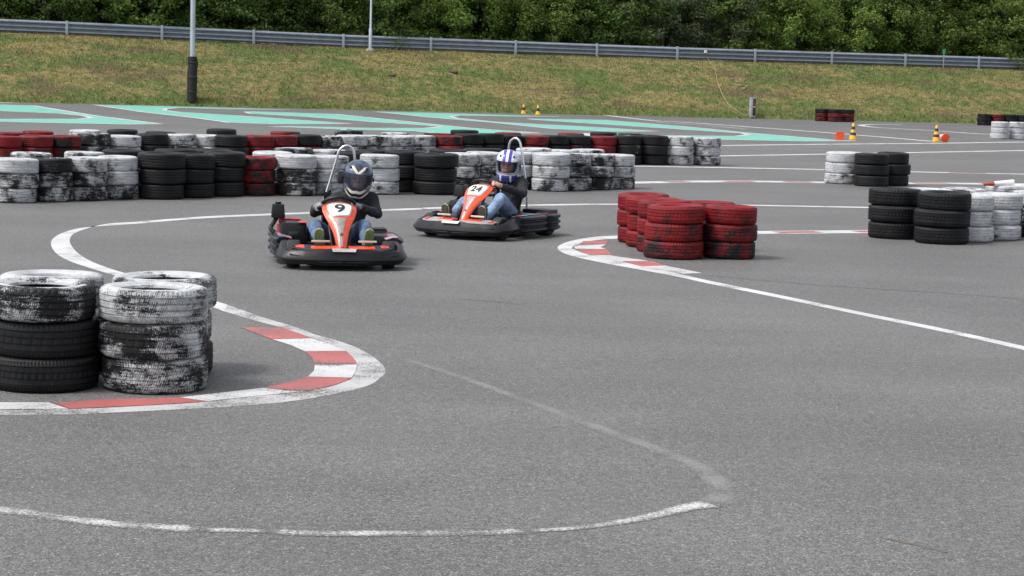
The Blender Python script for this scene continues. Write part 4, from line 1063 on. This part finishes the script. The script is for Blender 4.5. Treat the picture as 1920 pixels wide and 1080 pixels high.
def capsule(V, Fc, a, b, ra, rb, n=14):
    a, b = Vector(a), Vector(b); d = (b-a); L = max(d.length, 1e-4); d = d/L
    s = []
    for k in range(5): ph = -math.pi/2 + math.pi/2*k/4; s.append((a + d*ra*math.sin(ph), max(ra*math.cos(ph), .0005)))
    for k in range(5): ph = math.pi/2*k/4; s.append((b + d*rb*math.sin(ph), max(rb*math.cos(ph), .0005)))
    x = d.orthogonal().normalized(); y = d.cross(x); rows = [[c + (x*math.cos(2*math.pi*i/n)+y*math.sin(2*math.pi*i/n))*r for i in range(n)] for c, r in s]
    v, f = grid(rows, True, True); o = len(V); V.extend(v); Fc.extend([tuple(o+i for i in q) for q in f])
def ellipsoid(V, Fc, c, rad, rot=None, n=16):
    rows = []
    for i in range(n+1):
        ph = -math.pi/2+math.pi*i/n; r = max(math.cos(ph), .002)
        rows.append([Vector(c) + ((rot or Matrix.Identity(3)) @ Vector((rad[0]*r*math.cos(2*math.pi*k/n), rad[1]*r*math.sin(2*math.pi*k/n), rad[2]*math.sin(ph)))) for k in range(n)])
    v, f = grid(rows, True, True); o = len(V); V.extend(v); Fc.extend([tuple(o+i for i in q) for q in f])
def hand(V, Fc, wrist, palm_dir, out_dir, side, segs, mat_i):
    """closed hand round the rim: palm, four unequal bent fingers, thumb from the side of the palm"""
    w_ = Vector(wrist); f = Vector(palm_dir).normalized(); o = Vector(out_dir); o = (o - f*o.dot(f)).normalized(); u = f.cross(o)
    pc = w_ + f*.05
    capsule(V, Fc, w_, w_+f*.035, .027, .030); ellipsoid(V, Fc, pc, (.046, .020, .041), Matrix((f, o, u)).transposed())
    segs.append((w_, w_+f*.09, .045, mat_i))
    for k, L in enumerate((.030, .034, .032, .026)):
        b = pc + f*.034 + u*(.030-.020*k)
        p1_ = b + f*L*.8 + o*.004; p2_ = p1_ + (f*.25 - o).normalized()*L*.85; p3_ = p2_ + (-f*.8 - o*.55).normalized()*L*.7
        capsule(V, Fc, b, p1_, .0098, .0092, 8); capsule(V, Fc, p1_, p2_, .0092, .0085, 8); capsule(V, Fc, p2_, p3_, .0085, .0078, 8)
        segs.append((b, p2_, .02, mat_i))
    tb = pc - f*.018 + u*.030; t1_ = tb + (u*.8 + f*.45 - o*.3).normalized()*.034; t2_ = t1_ + (f*.7 - o*.6).normalized()*.030
    capsule(V, Fc, tb, t1_, .0125, .0105, 8); capsule(V, Fc, t1_, t2_, .0105, .0085, 8); segs.append((tb, t2_, .02, mat_i))
HS = [(-.185, .080, .115, -.045), (-.165, .100, .150, -.075), (-.12, .114, .165, -.105), (-.07, .124, .160, -.130), (-.02, .130, .148, -.145), (.03, .131, .138, -.148), (.07, .124, .122, -.138), (.105, .106, .096, -.116), (.132, .078, .062, -.082), (.148, .045, .03, -.045), (.154, .012, .006, -.012)]
def helm_pt(z, a, off=0.0):
    zs = [h[0] for h in HS]; wy, xf, xb = (float(np.interp(z, zs, [h[k] for h in HS])) for k in (1, 2, 3))
    c, s = math.cos(a), math.sin(a); e = 0.86
    cx = math.copysign(abs(c)**e, c); sy = math.copysign(abs(s)**e, s)
    rx = xf if c > 0 else -xb
    return Vector(((rx+off)*cx, (wy+off)*sy, z + off*max(0, (z-.05))*4))
def build_helmet(parent, mat, visor_mat, loc, rot):
    H_ = empty('helmet', (0, 0, 0)); H_.parent = parent; H_.location = loc; H_.rotation_euler = rot; H_.scale = (1.08, 1.08, 1.08)
    n = 64; zs = [-.185+.339*i/48 for i in range(49)]; V, Fc = [], []
    for z in zs: V += [helm_pt(z, 2*math.pi*k/n) for k in range(n)]
    off_i = len(V)
    for z in zs: V += [helm_pt(min(z, .14), 2*math.pi*k/n, -.022) for k in range(n)]
    def hole(i, k):
        z = (zs[i]+zs[i+1])/2; a = (k+.5)/n*2*math.pi; a = a if a < math.pi else a-2*math.pi
        lim = R(74) - R(18)*max(0, (-.03-z)/.04) - R(22)*max(0, (z-.02)/.03)
        return -.075 < z < .045 and abs(a) < lim
    m = len(zs)-1
    for i in range(m):
        for k in range(n):
            l = (k+1) % n
            if hole(i, k): continue
            Fc.append((i*n+k, i*n+l, (i+1)*n+l, (i+1)*n+k)); Fc.append((off_i+i*n+k, off_i+(i+1)*n+k, off_i+(i+1)*n+l, off_i+i*n+l))
            for (ii, kk), (a, b) in (((i, (k-1) % n), (i*n+k, (i+1)*n+k)), ((i, l), (i*n+l, (i+1)*n+l)), ((i-1, k), (i*n+k, i*n+l)), ((i+1, k), ((i+1)*n+k, (i+1)*n+l))):
                if 0 <= ii < m and hole(ii, kk): Fc.append((a, b, off_i+b, off_i+a))
    for k in range(n):
        l = (k+1) % n; Fc.append((k, l, off_i+l, off_i+k))
    Fc.append(tuple(m*n+k for k in range(n)))
    sh = mesh('shell', V, Fc, mat, H_); recalc(sh.data); auto(sh, 45)
    rows = [[helm_pt(z, R(-80+160*k/24), .006) for k in range(25)] for z in [-.082+.134*i/10 for i in range(11)]]
    vz = loft('visor', [r_ + [q_*0.985 for q_ in r_[::-1]] for r_ in rows], visor_mat, H_, closed=True, cap=True)
    for s in (-1, 1):
        c = helm_pt(-.01, s*R(84), .004); nrm = Vector((0, s, 0)); tube('visor_pivot', [c, c+nrm*.012], .022, M_PLAS, vz, 16)
        c = helm_pt(.098, s*R(38), .0); d = Vector((.55, .35*s, .75)).normalized(); tube('vent', [c-d*.01, c+d*.008], [.016, .011], M_BLKPAD, sh, 12)
    rows = [[Vector((.118+.03*math.cos(a)*(1-abs(y)/.1), y, -.135+.012*math.sin(a))) for a in [0, 1.57, 3.14, 4.71]] for y in (-.05, -.025, 0, .025, .05)]
    loft('chin_vent', rows, M_BLKPAD, sh, closed=True, cap=True)
    tube('neck_roll', [helm_pt(-.183, 2*math.pi*k/24, -.012) for k in range(25)], .014, M_BLKPAD, H_, 8)
    return H_
def mat_helmet(style):
    t = NT('helmet_shell_'+style); oc = t.objc(); s = t.n('ShaderNodeSeparateXYZ', {0: oc}); x, y, z = s.outputs
    ay = t.math('ABSOLUTE', y); nz = t.noise(oc, 14, 3)
    if style == 'striped':
        base = t.mix(t.ramp(nz, 0.45, 0.6), (0.62, 0.66, 0.72), (0.40, 0.46, 0.54))
        st = t.math('MULTIPLY', t.ramp(ay, .012, .016), t.ramp(ay, .046, .050, 1, 0)); up = t.ramp(z, .02, .03)
        c = t.mix(t.math('MULTIPLY', st, up), base, (0.055, 0.045, 0.36))
        ce = t.math('MULTIPLY', t.ramp(ay, .011, .015, 1, 0), up); c = t.mix(ce, c, (0.75, 0.75, 0.78))
        ch = t.math('MULTIPLY', t.ramp(z, -.10, -.092, 1, 0), t.ramp(t.math('ADD', x, t.math('MULTIPLY', ay, .4)), .04, .055)); c = t.mix(ch, c, (0.05, 0.06, 0.27))
        c = t.mix(t.math('MULTIPLY', ch, t.ramp(t.math('ABSOLUTE', t.math('SUBTRACT', ay, .055)), .008, .012, 1, 0)), c, (0.7, 0.72, 0.75))
    else:
        base = t.mix(t.ramp(nz, 0.42, 0.56), (0.016, 0.024, 0.050), (0.060, 0.095, 0.165))
        vv = t.math('ABSOLUTE', t.math('SUBTRACT', ay, t.math('MULTIPLY', t.math('SUBTRACT', z, .052), 1.05)))
        v1 = t.math('MULTIPLY', t.ramp(vv, .013, .018, 1, 0), t.math('MULTIPLY', t.ramp(z, .05, .056), t.ramp(z, .108, .114, 1, 0)))
        fr = t.ramp(x, .0, .02); c = t.mix(t.math('MULTIPLY', v1, fr), base, (0.62, 0.58, 0.47))
        wv = t.math('ADD', z, t.math('ADD', t.math('MULTIPLY', t.math('SINE', t.math('MULTIPLY', ay, 42.0)), .014), t.math('MULTIPLY', ay, -.25)))
        b1 = t.math('MULTIPLY', t.ramp(t.math('ABSOLUTE', t.math('ADD', wv, .108)), .012, .016, 1, 0), fr)
        b2 = t.math('MULTIPLY', t.ramp(t.math('ABSOLUTE', t.math('ADD', wv, .162)), .011, .015, 1, 0), fr)
        blk = t.math('MULTIPLY', t.ramp(z, -.08, -.07, 1, 0), fr); c = t.mix(blk, c, (0.012, 0.012, 0.014))
        c = t.mix(t.math('MAXIMUM', b1, b2), c, (0.60, 0.58, 0.50))
    t.set(Base_Color=c, Roughness=0.22); t.b.inputs['Coat Weight'].default_value = 0.5; return t.m
def mat_visor(name, tint, keep, rough=0.08):
    t = NT(name); tr = t.n('ShaderNodeBsdfTransparent', {'Color': (*tint, 1)})
    t.set(Base_Color=(0.05, 0.065, 0.095), Roughness=rough); t.b.inputs['Specular IOR Level'].default_value = 0.7  # bluish-grey base colour imitates the sky reflected in the visor
    mx = t.n('ShaderNodeMixShader', {0: keep}); t.t.links.new(tr.outputs[0], mx.inputs[1]); t.t.links.new(t.b.outputs[0], mx.inputs[2]); t.t.links.new(mx.outputs[0], t.out.inputs[0]); return t.m

def build_driver(label, K, SC, tilt, style, wheel_roll, head_off, look, gloves, knee_z):
    Pn = empty('person', K.location, K.rotation_euler.z); tag(Pn, label, 'person', 'kart drivers')
    V, Fc, segs = [], [], []
    hx = head_off
    pel = Vector((-.27, .07, .235)); ab = Vector((-.315, .075+.2*hx, .36)); ch_ = Vector((-.33, .08+.5*hx, .505)); nk = Vector((-.30, .085+.85*hx, .645)); hd = Vector((-.255, .085+hx, .80))
    JK, JE, SK, GL = 0, 1, 2, 3
    def limb(a, b, ra, rb, m): capsule(V, Fc, a, b, ra, rb); segs.append((Vector(a), Vector(b), max(ra, rb), m))
    for s in (-1, 1):
        limb(pel+Vector((0, .055*s, 0)), ab+Vector((0, .05*s, 0)), .115, .115, JK); limb(ab+Vector((0, .05*s, 0)), ch_+Vector((0, .075*s, .02)), .115, .118, JK)
    limb(ch_, nk, .13, .062, JK); limb(nk, hd-Vector((0, 0, .05)), .058, .060, SK)
    rl = Matrix.Rotation(wheel_roll, 3, 'Z')
    for s in (-1, 1):
        sh = nk + Vector((-.03, .165*s, -.045)); limb(ch_+Vector((0, .05*s, .07)), sh, .10, .078, JK)
        rim = SC + tilt @ (rl @ Vector((0, .170*s, 0)))
        kn = Vector((.17, .225 if s < 0 else .245, knee_z[0 if s < 0 else 1])); kn.y *= s
        hip = pel + Vector((.03, .10*s, -.015)); an = Vector((.525 if s < 0 else .51, -.20 if s < 0 else .24, .225))
        wr = rim + Vector((-.055, .042*s, -.012)); mid = (sh+wr)*.5
        el = mid + Vector((-.05, .115*s, -.10))
        limb(sh, el, .070, .054, JK); limb(el, wr + (el-wr).normalized()*.02, .052, .040, JK)
        hand(V, Fc, wr, rim-wr+Vector((.02, 0, .02)), Vector((.3, .55*s, .75)), s, segs, GL if gloves else SK)
        limb(hip, kn, .098, .072, JE); limb(kn, an, .068, .048, JE)
    # head with brow, nose, mouth and jaw
    ellipsoid(V, Fc, hd+Vector((0, 0, .01)), (.098, .078, .118)); ellipsoid(V, Fc, hd+Vector((.035, 0, -.06)), (.062, .056, .055))
    segs.append((hd-Vector((0, 0, .06)), hd+Vector((.02, 0, .06)), .1, SK))
    hr = Matrix.Rotation(look, 3, 'Z')
    def hp(x, y, z): return hd + hr @ Vector((x, y, z))
    capsule(V, Fc, hp(.095, 0, .015), hp(.112, 0, -.018), .010, .014, 8); segs.append((hp(.09, 0, .02), hp(.115, 0, -.02), .02, SK))
    capsule(V, Fc, hp(.088, -.045, .036), hp(.088, .045, .036), .011, .011, 8); capsule(V, Fc, hp(.088, -.02, -.052), hp(.088, .02, -.052), .009, .009, 8)
    me = bpy.data.meshes.new('body'); me.from_pydata([tuple(v) for v in V], [], Fc); me.update()
    tmp = bpy.data.objects.new('tmp', me); COL.objects.link(tmp)
    md = tmp.modifiers.new('r', 'REMESH'); md.mode = 'VOXEL'; md.voxel_size = .0085; md.use_smooth_shade = True
    ms = tmp.modifiers.new('s', 'SMOOTH'); ms.factor = .5; ms.iterations = 3
    dg = bpy.context.evaluated_depsgraph_get(); me2 = bpy.data.meshes.new_from_object(tmp.evaluated_get(dg)); bpy.data.objects.remove(tmp)
    me2.name = 'body'
    n = len(me2.vertices); co = np.empty(n*3); me2.vertices.foreach_get('co', co); co = co.reshape(-1, 3)
    best = np.full(n, 9.0); mi = np.zeros(n, int)
    for a, b, r, m in segs:
        a_, b_ = np.array(a), np.array(b); ab_ = b_-a_; t = np.clip(((co-a_)@ab_)/(ab_@ab_+1e-9), 0, 1)
        dd = np.linalg.norm(co-(a_+t[:, None]*ab_), axis=1)-r; k = dd < best; best[k] = dd[k]; mi[k] = m
    # cloth folds
    nrm_ = np.empty(n*3); me2.vertex_normals.foreach_get('vector', nrm_); nrm_ = nrm_.reshape(-1, 3); nco = co.copy()
    for i in range(n):
        if mi[i] in (JK, JE):
            p_ = Vector(co[i]); f = mnoise.noise(Vector((p_.x*14, p_.y*14, p_.z*9)))*.010 + mnoise.noise(Vector((p_.x*30, p_.y*26, p_.z*22)))*.004
            nco[i] += nrm_[i]*f
    me2.vertices.foreach_set('co', nco.ravel()); me2.update()
    body = link('body', me2, None, Pn)
    me2.materials.clear()
    for m in (M_JACK, M_JEANS[0 if gloves else 1], M_SKIN, M_GLOVE): me2.materials.append(m)
    fm = [int(np.bincount([mi[q] for q in p_.vertices]).argmax()) for p_ in me2.polygons]
    me2.polygons.foreach_set('material_index', fm)
    for s in (-1, 1):
        e = []; ef = []; ellipsoid(e, ef, hp(.087, .030*s, .016), (.011, .015, .008), None, 8); mesh('eye', e, ef, M_EYE, body)
        an = Vector((.525 if s < 0 else .51, -.20 if s < 0 else .24, .225))
        S_ = empty('shoe', (0, 0, 0)); S_.parent = Pn; S_.location = an + Vector((.01, .01*s, -.02)); S_.rotation_euler = (0, R(-76), R(5*s))
        out = [(-.055, -.030), (-.045, -.038), (.0, -.034), (.06, -.040), (.13, -.047), (.175, -.036), (.192, 0), (.175, .036), (.13, .045), (.06, .034), (0, .032), (-.045, .036), (-.055, .030)]
        prism('sole', out, -.072, -.052, M_SOLE if gloves else M_SOLED, S_, .004)
        prism('welt', [(x*1.03, y*1.06) for x, y in out], -.0525, -.040, M_RIM, S_, .003)
        rows = [[Vector((x*1.0, y*k, z + (.02 if x < .02 else 0)*(1-k))) for x, y in out] for k, z in ((1, -.041), (.98, -.01), (.86, .02), (.5, .04))]
        loft('upper', rows, M_SHOE, S_, closed=True, cap=True)
    hm = mat_helmet(style); vm = mat_visor('visor_'+style, (0.80, 0.82, 0.90), 0.24) if gloves else mat_visor('visor_'+style, (0.80, 0.82, 0.85), 0.06)
    build_helmet(Pn, hm, vm, hd + Vector((-.012, 0, .025)), (R(6)*(-1 if hx > .05 else -.6), R(10), look))
    if not gloves:
        for s in (-1, 1):
            tube('hood_cord', smooth_path([(-.205, .085+.7*hx+.03*s, .60), (-.185, .09+.6*hx+.035*s, .55), (-.19, .08+.6*hx+.045*s, .50)], 4), .005, M_CORD, Pn, 6)
        tube('teal_sash', smooth_path([(-.10, -.02, .30), (-.04, .08, .315), (-.02, .20, .30)], 5), [.03+.004*math.sin(k) for k in range(11)], M_TEAL2, Pn, 10)
    return Pn
def heading(px, py, deg):
    """turn so that the kart looks at the camera, then by deg (positive: nose towards picture left of it)"""
    p_ = G(px, py); return math.atan2(-p_.y, -p_.x) + R(deg), p_
rz, fp = heading(645, 509, 5)
K1 = fp - Vector((math.cos(rz), math.sin(rz), 0))*.87
k9, SC9, tl9 = build_kart('9', 'orange-nosed go-kart numbered 9 with black wraparound bumpers', (K1.x, K1.y, 0), rz, .09)
build_driver('person in black jacket, grey gloves and dark blue helmet driving kart 9', k9, SC9, tl9, 'swirl', R(0), .14, R(-9), True, (.36, .37))
rz, fp = heading(843, 449, -31)
K2 = fp - Vector((math.cos(rz), math.sin(rz), 0))*.87
k24, SC24, tl24 = build_kart('24', 'orange-nosed go-kart numbered 24 turning with silver nose panels', (K2.x, K2.y, 0), rz, -.03)
build_driver('person in dark hoodie, pale jeans and blue-striped white helmet driving kart 24', k24, SC24, tl24, 'striped', R(-20), .0, R(22), False, (.38, .44))
